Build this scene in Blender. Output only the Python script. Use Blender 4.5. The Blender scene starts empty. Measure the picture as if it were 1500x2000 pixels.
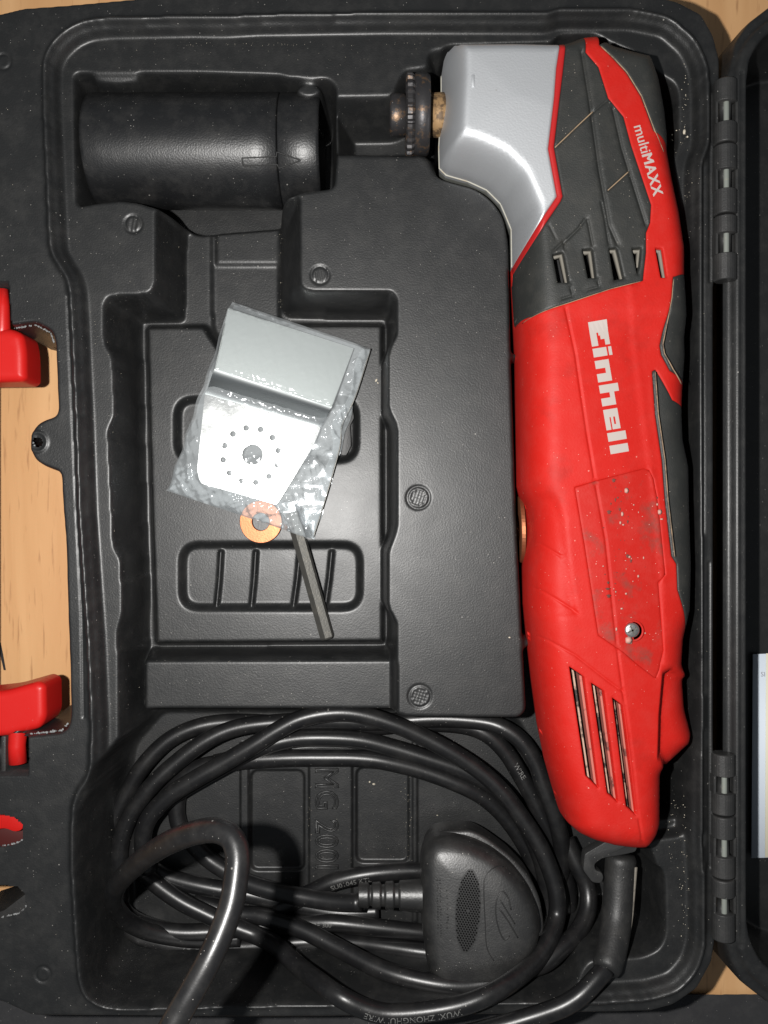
import bpy, bmesh, math, random
import numpy as np
from mathutils import Vector, Matrix
from mathutils.geometry import delaunay_2d_cdt

random.seed(7); rng = np.random.default_rng(7)
SC = bpy.context.scene
COL = SC.collection
MM = 0.001                       # all modelling below is in millimetres
D = 300.0                        # camera height above the case's inner deck (z = 0)
PX = 5.5                         # photo pixels per millimetre on that deck

# ------------------------------------------------------------------ camera, world, lights, exposure
cam = bpy.data.cameras.new('camera'); camo = bpy.data.objects.new('camera', cam); COL.objects.link(camo)
camo.location = (0, 0, D*MM); camo.rotation_euler = (0, 0, 0)
cam.sensor_fit = 'VERTICAL'; cam.angle = 2*math.atan(1000/PX/D)
cam.clip_start = 0.01; cam.clip_end = 20
SC.camera = camo
wd = bpy.data.worlds.new('World'); SC.world = wd; wd.use_nodes = True
wd.node_tree.nodes['Background'].inputs[0].default_value = (0.86, 0.93, 1.0, 1)
wd.node_tree.nodes['Background'].inputs[1].default_value = 0.13
fl = bpy.data.lights.new('flash', 'POINT'); flo = bpy.data.objects.new('flash', fl); COL.objects.link(flo)
flo.location = (-42*MM, 3*MM, (D-4)*MM); fl.energy = 6.4; fl.shadow_soft_size = 0.0035; fl.color = (1.0, 0.98, 0.95)
SC.view_settings.view_transform = 'Standard'; SC.view_settings.look = 'None'
SC.view_settings.exposure = 0.0; SC.view_settings.gamma = 1.0
SC.render.engine = 'CYCLES'
SC.cycles.use_denoising = True
SC.cycles.max_bounces = 8; SC.cycles.transparent_max_bounces = 16
SC.cycles.caustics_reflective = False; SC.cycles.caustics_refractive = False
SC.cycles.sample_clamp_indirect = 6.0

# ------------------------------------------------------------------ helpers
def W(px, py, z=0.0):
    k = (D - z)/D/PX
    return ((px-750)*k, (1000-py)*k)
def WP(pts, z=0.0):
    return np.array([W(p[0], p[1], z) for p in pts], float)
def W3(px, py, z):
    x, y = W(px, py, z); return (x, y, z)

def tag(o, label=None, cat=None, group=None, kind=None):
    if label: o['label'] = label
    if cat: o['category'] = cat
    if group: o['group'] = group
    if kind: o['kind'] = kind
    return o
def empty(name, loc, label=None, cat=None, group=None):
    o = bpy.data.objects.new(name, None); COL.objects.link(o)
    o.location = Vector(loc)*MM; o.empty_display_size = 0.01
    return tag(o, label, cat, group)
def link(name, me, mat, parent=None):
    o = bpy.data.objects.new(name, me); COL.objects.link(o)
    if mat is not None and not me.materials: me.materials.append(mat)
    if parent is not None:
        o.parent = parent
        loc = Vector((0, 0, 0)); p = parent
        while p is not None: loc += p.location; p = p.parent
        o.location = -loc
    return o
def mesh(name, V, F, mat, parent=None, smooth=True):
    me = bpy.data.meshes.new(name)
    V = np.asarray(V, float)*MM
    me.from_pydata([tuple(v) for v in V], [], [tuple(int(i) for i in f) for f in F])
    me.update()
    if smooth: me.polygons.foreach_set('use_smooth', [True]*len(me.polygons))
    return link(name, me, mat, parent)
def bm_obj(name, bm, mat, parent=None, smooth=True, sharp=None):
    if sharp is not None:
        for e in bm.edges:
            if len(e.link_faces) == 2 and e.calc_face_angle(0) > math.radians(sharp): e.smooth = False
    for v in bm.verts: v.co *= MM
    me = bpy.data.meshes.new(name); bm.to_mesh(me); bm.free()
    if smooth: me.polygons.foreach_set('use_smooth', [True]*len(me.polygons))
    return link(name, me, mat, parent)

def chaikin(P, n=2, r=0.25):
    P = np.asarray(P, float)
    for _ in range(n):
        Q = np.roll(P, -1, axis=0)
        P = np.stack([P*(1-r)+Q*r, P*r+Q*(1-r)], 1).reshape(-1, 2)
    return P
def fillet(P, r, n=5):
    """round every corner of a closed polygon with radius about r"""
    P = np.asarray(P, float); out = []
    N = len(P)
    for i in range(N):
        a, b, c = P[i-1], P[i], P[(i+1) % N]
        u, v = a-b, c-b; lu, lv = np.linalg.norm(u), np.linalg.norm(v)
        if lu < 1e-6 or lv < 1e-6: continue
        t = min(r, lu*0.45, lv*0.45)
        p, q = b+u/lu*t, b+v/lv*t
        for k in range(n+1):
            s = k/n
            out.append((1-s)**2*p + 2*s*(1-s)*b + s*s*q)
    return np.array(out)
def rrect(x0, y0, x1, y1, r):
    return fillet([(x0, y0), (x1, y0), (x1, y1), (x0, y1)], r*1.3, 6)
def densify(P, step, closed=True):
    P = np.asarray(P, float); out = []
    n = len(P) if closed else len(P)-1
    for i in range(n):
        a, b = P[i], P[(i+1) % len(P)]
        k = max(1, int(math.ceil(np.linalg.norm(b-a)/step)))
        for j in range(k): out.append(a+(b-a)*j/k)
    if not closed: out.append(P[-1])
    return np.array(out)
def pdist(P, X, Y, closed=True):
    """unsigned distance to polyline, and inside mask"""
    P = np.asarray(P, float)
    d2 = np.full(X.shape, 1e18); ins = np.zeros(X.shape, bool)
    n = len(P) if closed else len(P)-1
    for i in range(n):
        ax, ay = P[i]; bx, by = P[(i+1) % len(P)]
        ex, ey = bx-ax, by-ay
        L = ex*ex+ey*ey
        if L < 1e-12: continue
        t = np.clip(((X-ax)*ex+(Y-ay)*ey)/L, 0, 1)
        d2 = np.minimum(d2, (X-ax-t*ex)**2+(Y-ay-t*ey)**2)
        if closed and ay != by:
            c = (ay > Y) != (by > Y)
            ins ^= c & (X < ex*(Y-ay)/(by-ay)+ax)
    return np.sqrt(d2), ins
def sdf(P, X, Y):
    d, i = pdist(P, X, Y); return np.where(i, d, -d)
def sstep(a, b, x):
    t = np.clip((x-a)/(b-a), 0, 1); return t*t*(3-2*t)
def catmull(P, step=1.5):
    P = np.asarray(P, float); out = []
    Q = np.vstack([2*P[0]-P[1], P, 2*P[-1]-P[-2]])
    for i in range(1, len(Q)-2):
        p0, p1, p2, p3 = Q[i-1], Q[i], Q[i+1], Q[i+2]
        n = max(2, int(np.linalg.norm(p2-p1)/step))
        for k in range(n):
            t = k/n
            out.append(0.5*((2*p1)+(-p0+p2)*t+(2*p0-5*p1+4*p2-p3)*t*t+(-p0+3*p1-3*p2+p3)*t**3))
    out.append(P[-1]); return np.array(out)
def tube_geo(P, r, n=16, caps=True):
    P = np.asarray(P, float); N = len(P)
    r = np.broadcast_to(np.asarray(r, float), (N,))
    T = np.gradient(P, axis=0); T /= np.linalg.norm(T, axis=1)[:, None]
    up = np.array([0, 0, 1.0]) if abs(T[0, 2]) < 0.9 else np.array([1.0, 0, 0])
    u = np.cross(T[0], up); u /= np.linalg.norm(u)
    V = []
    for i in range(N):
        u = u - T[i]*np.dot(u, T[i]); u /= np.linalg.norm(u)
        v = np.cross(T[i], u)
        for k in range(n):
            a = 2*math.pi*k/n
            V.append(P[i]+(u*math.cos(a)+v*math.sin(a))*r[i])
    F = [(i*n+k, i*n+(k+1) % n, (i+1)*n+(k+1) % n, (i+1)*n+k) for i in range(N-1) for k in range(n)]
    if caps:
        F.append(tuple(range(n))[::-1]); F.append(tuple((N-1)*n+k for k in range(n)))
    return V, F
def lathe_geo(prof, n=48, axis='x', c=(0, 0, 0), wob=None):
    """prof: list of (along, radius)"""
    V, F = [], []
    for i, (a, r) in enumerate(prof):
        for k in range(n):
            t = 2*math.pi*k/n
            rr = r if wob is None else r*wob(i, t)
            p = (a, rr*math.cos(t), rr*math.sin(t))
            if axis == 'y': p = (p[1], p[0], p[2])
            if axis == 'z': p = (p[1], p[2], p[0])
            V.append((p[0]+c[0], p[1]+c[1], p[2]+c[2]))
    m = len(prof)
    F = [(i*n+k, i*n+(k+1) % n, (i+1)*n+(k+1) % n, (i+1)*n+k) for i in range(m-1) for k in range(n)]
    F.append(tuple(range(n))[::-1]); F.append(tuple((m-1)*n+k for k in range(n)))
    return V, F
def prism(name, poly, z0, z1, mat, parent=None, bevel=0.6, seg=2, smooth=True):
    bm = bmesh.new()
    vs = [bm.verts.new((p[0], p[1], z0)) for p in poly]
    f = bm.faces.new(vs); bm.normal_update()
    if f.normal.z > 0: f.normal_flip()
    r = bmesh.ops.extrude_face_region(bm, geom=[f])
    for v in [g for g in r['geom'] if isinstance(g, bmesh.types.BMVert)]: v.co.z = z1
    bmesh.ops.recalc_face_normals(bm, faces=bm.faces)
    if bevel:
        ed = [e for e in bm.edges if e.calc_face_angle(0) > 0.5]
        bmesh.ops.bevel(bm, geom=ed, offset=bevel, segments=seg, affect='EDGES', profile=0.6)
    return bm_obj(name, bm, mat, parent, smooth, sharp=35)

def dome(name, P, zf, m, par, step=1.0, drop=8.0, rings=(0.1, 0.3, 0.7, 1.3, 2.0)):
    B = densify(P, 0.9); pts = [tuple(q) for q in B]; n = len(B); E = [(i, (i+1) % n) for i in range(n)]
    t = np.roll(B, -1, 0)-np.roll(B, 1, 0); t /= np.linalg.norm(t, axis=1)[:, None]; nn = np.stack([-t[:, 1], t[:, 0]], 1)
    for o_ in rings:
        for s in (1, -1):
            c_ = B+nn*o_*s; sd_ = sdf(B, c_[:, 0], c_[:, 1]); pts += [tuple(q) for q in c_[sd_ > o_*0.9]]
    a, b_ = B.min(0), B.max(0); gx, gy = np.meshgrid(np.arange(a[0], b_[0], step), np.arange(a[1], b_[1], step)); g = np.stack([gx.ravel(), gy.ravel()], 1)
    pts += [tuple(q) for q in g[sdf(B, g[:, 0], g[:, 1]) > rings[-1]+0.5]]
    r = delaunay_2d_cdt([Vector(p) for p in pts], E, [], 0, 1e-5); P2 = np.array([v[:] for v in r[0]]); tri = np.array(r[2]); cc = P2[tri].mean(1); tri = tri[sdf(B, cc[:, 0], cc[:, 1]) > 0]
    V = np.column_stack([P2, zf(P2[:, 0], P2[:, 1])]).tolist(); F = [tuple(q) for q in tri]
    o = len(V); z0_ = [V[i][2] for i in range(n)]
    V += [[B[i, 0], B[i, 1], z0_[i]-drop] for i in range(n)]
    area = 0.5*np.sum(B[:, 0]*np.roll(B, -1, 0)[:, 1]-np.roll(B, -1, 0)[:, 0]*B[:, 1])
    for i in range(n):
        j = (i+1) % n; F.append((i, o+i, o+j, j) if area > 0 else (j, o+j, o+i, i))
    return mesh(name, V, F, m, par)
def pillow(name, poly, z0, z1, r, m, par):
    """solid bar with rounded upper edge"""
    P = np.asarray(poly, float)
    def zf(x, y):
        t = np.clip(np.maximum(0, sdf(P, x, y))/r, 0, 1); return z1-r+r*np.sqrt(np.maximum(0, 1-(1-t)**2))
    return dome(name, P, zf, m, par, step=2.0, drop=z1-r-z0, rings=(0.08, 0.3, 0.7, 1.3, 2.1, 3.0))
# ------------------------------------------------------------------ materials
def mat(name, col, rough=0.5, metal=0.0, spec=0.5, grain=None, dust=0.0, dustcol=(0.42, 0.40, 0.37), var=0.0, coat=0.0,
        scr=0.0, dirt=None, sheen=0.0, rvar=0.0):
    m = bpy.data.materials.new(name); m.use_nodes = True
    nt = m.node_tree; N = nt.nodes; L = nt.links; b = N['Principled BSDF']
    b.inputs['Roughness'].default_value = rough; b.inputs['Metallic'].default_value = metal
    b.inputs['Specular IOR Level'].default_value = spec; b.inputs['Coat Weight'].default_value = coat
    b.inputs['Coat Roughness'].default_value = 0.27
    if sheen: b.inputs['Sheen Weight'].default_value = sheen
    tc = N.new('ShaderNodeTexCoord')
    col_out = None
    def rgb(c):
        n = N.new('ShaderNodeRGB'); n.outputs[0].default_value = (*c, 1); return n.outputs[0]
    def mix(f, a, c):
        n = N.new('ShaderNodeMix'); n.data_type = 'RGBA'
        L.new(f, n.inputs[0]); L.new(a, n.inputs[6]); L.new(c, n.inputs[7]); return n.outputs[2]
    def noise(scale, detail=3, rough_=0.55):
        n = N.new('ShaderNodeTexNoise'); n.inputs['Scale'].default_value = scale
        n.inputs['Detail'].default_value = detail; n.inputs['Roughness'].default_value = rough_
        L.new(tc.outputs['Object'], n.inputs['Vector']); return n
    def ramp(src, a, b_, lo=0.0, hi=1.0):
        n = N.new('ShaderNodeMapRange'); n.inputs[1].default_value = a; n.inputs[2].default_value = b_
        n.inputs[3].default_value = lo; n.inputs[4].default_value = hi
        L.new(src, n.inputs[0]); return n.outputs[0]
    def math_(op, a, b_):
        n = N.new('ShaderNodeMath'); n.operation = op
        for i, v in ((0, a), (1, b_)):
            if isinstance(v, (int, float)): n.inputs[i].default_value = v
            else: L.new(v, n.inputs[i])
        return n.outputs[0]
    col_out = rgb(col)
    if var:
        nz = noise(60, 4)
        f = ramp(nz.outputs[0], 0.3, 0.7, 0, 1)
        col_out = mix(f, rgb(tuple(c*(1-var) for c in col)), rgb(tuple(min(1, c*(1+var)) for c in col)))
    if dirt:
        dcol, lo, hi, sc = dirt
        nz = noise(sc, 6, 0.65)
        col_out = mix(ramp(nz.outputs[0], lo, hi, 0, 0.75), col_out, rgb(dcol))
    rough_out = None
    if dust:
        fs = []
        for sc, th, keep in ((1000, 0.16, 0.76), (430, 0.12, 0.90)):
            v = N.new('ShaderNodeTexVoronoi'); v.inputs['Scale'].default_value = sc
            L.new(tc.outputs['Object'], v.inputs['Vector'])
            sep = N.new('ShaderNodeSeparateColor'); L.new(v.outputs['Color'], sep.inputs[0])
            on = ramp(sep.outputs[0], keep, keep+0.02)
            sz = math_('MULTIPLY', sep.outputs[1], th)
            near = math_('LESS_THAN', v.outputs['Distance'], sz)
            fs.append(math_('MULTIPLY', on, near))
        a = math_('MAXIMUM', fs[0], fs[1])
        cl = ramp(noise(35, 3).outputs[0], 0.35, 0.62, 0.25, 1.0)
        a = math_('MULTIPLY', math_('MULTIPLY', a, cl), dust)
        film = math_('MULTIPLY', ramp(noise(140, 5, 0.7).outputs[0], 0.45, 0.85, 0, 0.06), dust)
        a = math_('MAXIMUM', a, film)
        col_out = mix(a, col_out, rgb(dustcol))
    L.new(col_out, b.inputs['Base Color'])
    if rvar:
        L.new(ramp(noise(90, 4).outputs[0], 0.3, 0.7, rough-rvar, rough+rvar), b.inputs['Roughness'])
    h = None
    if grain:
        sc, st = grain
        bp = N.new('ShaderNodeBump'); bp.inputs['Strength'].default_value = st; bp.inputs['Distance'].default_value = 0.0002
        L.new(noise(sc, 2).outputs[0], bp.inputs['Height']); h = bp
        if scr:
            b2 = N.new('ShaderNodeBump'); b2.inputs['Strength'].default_value = scr; b2.inputs['Distance'].default_value = 0.0006
            L.new(noise(26, 3).outputs[0], b2.inputs['Height']); L.new(b2.outputs[0], bp.inputs['Normal'])
        L.new(bp.outputs[0], b.inputs['Normal'])
    return m

M = {}
M['case'] = mat('case_black_plastic', (0.0105, 0.0109, 0.0112), 0.45, spec=0.50, coat=0.10, grain=(1700, 0.34), dust=0.65, rvar=0.025, scr=0.05)
M['case2'] = mat('hinge_black_plastic', (0.022, 0.022, 0.022), 0.50, grain=(2000, 0.35), dust=0.9, scr=0.2)
M['red'] = mat('red_housing_plastic', (0.47, 0.0115, 0.007), 0.60, spec=0.24, grain=(1400, 0.30), rvar=0.06, dirt=((0.24, 0.011, 0.007), 0.55, 0.85, 60), dust=0.4, dustcol=(0.75, 0.5, 0.42), var=0.04)
M['redpanel'] = mat('red_cover_plastic', (0.42, 0.011, 0.0065), 0.60, spec=0.24, grain=(1400, 0.30), dust=0.7, dustcol=(0.75, 0.5, 0.42),
                    dirt=((0.11, 0.055, 0.042), 0.53, 0.72, 95))
M['redhandle'] = mat('red_handle_plastic', (0.50, 0.011, 0.009), 0.38, spec=0.4, grain=(1800, 0.12), dust=0.1)
M['redring'] = mat('red_trim_plastic', (0.40, 0.012, 0.012), 0.45, grain=(2600, 0.2))
M['rubber'] = mat('dark_grip_rubber', (0.021, 0.022, 0.0205), 0.55, grain=(2200, 0.4), dust=0.9, var=0.12, dustcol=(0.34, 0.30, 0.25))
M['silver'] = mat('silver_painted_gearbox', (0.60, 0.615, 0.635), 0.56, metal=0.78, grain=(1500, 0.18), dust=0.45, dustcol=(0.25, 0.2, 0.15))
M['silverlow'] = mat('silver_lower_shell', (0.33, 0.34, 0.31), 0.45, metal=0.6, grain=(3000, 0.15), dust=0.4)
M['seam'] = mat('pale_seam', (0.40, 0.385, 0.33), 0.55, dirt=((0.35, 0.24, 0.12), 0.52, 0.7, 300))
M['white'] = mat('white_print', (0.44, 0.385, 0.355), 0.5, dust=0.1)
M['cord'] = mat('black_cord_sheath', (0.008, 0.008, 0.0085), 0.35, grain=(1500, 0.10), dust=0.6, scr=0.08)
M['plug'] = mat('black_plug_plastic', (0.013, 0.013, 0.013), 0.42, spec=0.8, grain=(1500, 0.30), dust=1.0)
M['knurl'] = mat('plug_dark_plastic', (0.016, 0.016, 0.016), 0.45)
M['print'] = mat('grey_cord_print', (0.13, 0.13, 0.125), 0.5)
M['tube'] = mat('adapter_black_plastic', (0.009, 0.0093, 0.010), 0.38, spec=0.55, grain=(1700, 0.36), dust=0.8)
M['steel'] = mat('brushed_steel', (0.55, 0.545, 0.53), 0.25, metal=1.0, grain=(900, 0.10), rvar=0.06)
M['steel2'] = mat('satin_steel', (0.47, 0.50, 0.48), 0.42, metal=1.0, grain=(500, 0.06))
M['steel3'] = mat('polished_bend', (0.60, 0.63, 0.63), 0.34, metal=1.0)
M['copper'] = mat('copper', (0.40, 0.155, 0.075), 0.46, metal=0.85, grain=(1600, 0.2), dirt=((0.55, 0.22, 0.10), 0.5, 0.75, 250))
M['hexsteel'] = mat('worn_black_oxide_steel', (0.19, 0.185, 0.17), 0.42, metal=0.8, grain=(1500, 0.3), dirt=((0.30, 0.28, 0.24), 0.5, 0.75, 300))
M['darksteel'] = mat('blackened_steel', (0.05, 0.048, 0.05), 0.44, metal=0.6, grain=(1200, 0.3), dust=1.0, dirt=((0.20, 0.12, 0.065), 0.54, 0.64, 330))
M['brass'] = mat('tan_spindle_neck', (0.34, 0.21, 0.10), 0.6, metal=0.3, dirt=((0.03, 0.02, 0.015), 0.46, 0.56, 260))
M['screw'] = mat('zinc_screw', (0.62, 0.62, 0.60), 0.32, metal=0.95, grain=(900, 0.4), dirt=((0.3, 0.22, 0.14), 0.55, 0.7, 600))
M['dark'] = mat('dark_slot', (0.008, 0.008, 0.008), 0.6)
M['motor'] = mat('motor_inside', (0.02, 0.018, 0.015), 0.5, dirt=((0.55, 0.38, 0.28), 0.44, 0.52, 110))
M['ventrib'] = mat('dusty_red_rib', (0.42, 0.13, 0.10), 0.6, dirt=((0.02, 0.012, 0.01), 0.56, 0.61, 110))
M['pin'] = mat('pale_hinge_pin', (0.19, 0.205, 0.185), 0.5, metal=0.0, dirt=((0.3, 0.27, 0.2), 0.58, 0.7, 500))
M['paper'] = mat('white_paper', (0.62, 0.68, 0.76), 0.6)
M['cream'] = mat('cream_paper', (0.72, 0.68, 0.52), 0.6)
M['burr'] = mat('whitened_torn_plastic', (0.20, 0.205, 0.205), 0.5, grain=(1500, 0.6))
M['chip'] = mat('sawdust', (0.50, 0.45, 0.36), 0.8, var=0.4)
M['cloth'] = mat('black_cloth', (0.022, 0.022, 0.024), 0.9, grain=(1500, 1.0), dust=0.8, sheen=0.15)
M['worn'] = mat('worn_rubber', (0.20, 0.18, 0.15), 0.7, grain=(900, 0.6), dirt=((0.06, 0.05, 0.045), 0.5, 0.65, 400))
M['ink'] = mat('grey_ink', (0.30, 0.30, 0.33), 0.6)

def wood_material():
    m = bpy.data.materials.new('oak_laminate'); m.use_nodes = True
    nt = m.node_tree; N = nt.nodes; L = nt.links; b = N['Principled BSDF']; b.inputs['Roughness'].default_value = 0.42
    tc = N.new('ShaderNodeTexCoord'); mp = N.new('ShaderNodeMapping'); mp.inputs['Scale'].default_value = (1, 0.09, 1)
    mp.inputs['Rotation'].default_value = (0, 0, math.radians(3))
    L.new(tc.outputs['Object'], mp.inputs[0])
    def noise(sc, det, dist=0.0):
        n = N.new('ShaderNodeTexNoise'); n.inputs['Scale'].default_value = sc; n.inputs['Detail'].default_value = det
        n.inputs['Distortion'].default_value = dist; L.new(mp.outputs[0], n.inputs['Vector']); return n.outputs[0]
    cr = N.new('ShaderNodeValToRGB'); e = cr.color_ramp.elements
    e[0].position = 0.28; e[0].color = (0.54, 0.29, 0.125, 1); e[1].position = 0.72; e[1].color = (0.68, 0.405, 0.195, 1)
    L.new(noise(55, 5, 0.8), cr.inputs[0])
    pores = N.new('ShaderNodeMapRange'); pores.inputs[1].default_value = 0.60; pores.inputs[2].default_value = 0.72
    pores.inputs[4].default_value = 0.5
    L.new(noise(620, 3), pores.inputs[0])
    mx = N.new('ShaderNodeMix'); mx.data_type = 'RGBA'; L.new(pores.outputs[0], mx.inputs[0]); L.new(cr.outputs[0], mx.inputs[6])
    mx.inputs[7].default_value = (0.27, 0.12, 0.05, 1)
    kn = N.new('ShaderNodeMapRange'); kn.inputs[1].default_value = 0.66; kn.inputs[2].default_value = 0.76; kn.inputs[4].default_value = 0.55
    L.new(noise(26, 3, 1.2), kn.inputs[0])
    m2 = N.new('ShaderNodeMix'); m2.data_type = 'RGBA'; L.new(kn.outputs[0], m2.inputs[0]); L.new(mx.outputs[2], m2.inputs[6])
    m2.inputs[7].default_value = (0.20, 0.085, 0.035, 1)
    L.new(m2.outputs[2], b.inputs['Base Color'])
    bp = N.new('ShaderNodeBump'); bp.inputs['Strength'].default_value = 0.15; bp.inputs['Distance'].default_value = 0.0003
    L.new(noise(620, 3), bp.inputs['Height']); L.new(bp.outputs[0], b.inputs['Normal'])
    return m
M['wood'] = wood_material()

def bag_material():
    m = bpy.data.materials.new('clear_plastic_film'); m.use_nodes = True
    nt = m.node_tree; N = nt.nodes; L = nt.links
    N.remove(N['Principled BSDF']); out = N['Material Output']
    tr = N.new('ShaderNodeBsdfTransparent'); tr.inputs[0].default_value = (0.95, 0.965, 0.97, 1)
    gl = N.new('ShaderNodeBsdfGlossy'); gl.inputs['Roughness'].default_value = 0.11; gl.inputs[0].default_value = (0.95, 0.97, 1.0, 1)
    fr = N.new('ShaderNodeFresnel'); fr.inputs[0].default_value = 1.42
    tc = N.new('ShaderNodeTexCoord'); nz = N.new('ShaderNodeTexNoise'); nz.inputs['Scale'].default_value = 260
    nz.inputs['Detail'].default_value = 4; nz.inputs['Distortion'].default_value = 1.0; L.new(tc.outputs['Object'], nz.inputs['Vector'])
    bp = N.new('ShaderNodeBump'); bp.inputs['Strength'].default_value = 0.12; bp.inputs['Distance'].default_value = 0.0005
    L.new(nz.outputs[0], bp.inputs['Height']); L.new(bp.outputs[0], gl.inputs['Normal']); L.new(bp.outputs[0], fr.inputs['Normal'])
    df = N.new('ShaderNodeBsdfDiffuse'); df.inputs[0].default_value = (0.8, 0.84, 0.86, 1)
    m1 = N.new('ShaderNodeMixShader'); mn = N.new('ShaderNodeMath'); mn.operation = 'MINIMUM'; mn.inputs[1].default_value = 0.40; L.new(fr.outputs[0], mn.inputs[0]); L.new(mn.outputs[0], m1.inputs[0]); L.new(tr.outputs[0], m1.inputs[1]); L.new(gl.outputs[0], m1.inputs[2])
    m2 = N.new('ShaderNodeMixShader'); m2.inputs[0].default_value = 0.17
    L.new(m1.outputs[0], m2.inputs[1]); L.new(df.outputs[0], m2.inputs[2])
    L.new(m2.outputs[0], out.inputs[0]); return m
M['bag'] = bag_material()

# ------------------------------------------------------------------ levels (mm)
ZR, ZF = 6.0, 3.4            # raised lip of the rim, outer flange
ZP, ZL, ZC = -22.0, -12.0, -26.0   # accessory plate, ledge, finger channel
ZT, ZK = -32.0, -37.0        # tool cavity, cord pocket
ZTAB = -44.0

# ------------------------------------------------------------------ table top (setting)
def grid_plane(name, x0, y0, x1, y1, z, nx, ny, m, zf=None):
    xs, ys = np.linspace(x0, x1, nx), np.linspace(y0, y1, ny)
    X, Y = np.meshgrid(xs, ys); Z = np.full(X.shape, z) if zf is None else zf(X, Y)
    F = [(j*nx+i, j*nx+i+1, (j+1)*nx+i+1, (j+1)*nx+i) for j in range(ny-1) for i in range(nx-1)]
    return mesh(name, np.stack([X.ravel(), Y.ravel(), Z.ravel()], 1), F, m)
tt = grid_plane('table_top', -420, -420, 420, 420, ZTAB, 9, 9, M['wood']); tag(tt, kind='structure')
# dark plank joint left of the case
bp_ = prism('plank_joint', WP([(-6, 1255), (1, 1255), (6, 1280), (11, 1309), (7, 1309), (1, 1282)], ZTAB+0.3), ZTAB+0.05, ZTAB+0.25, M['dark'], tt, bevel=0)

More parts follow.
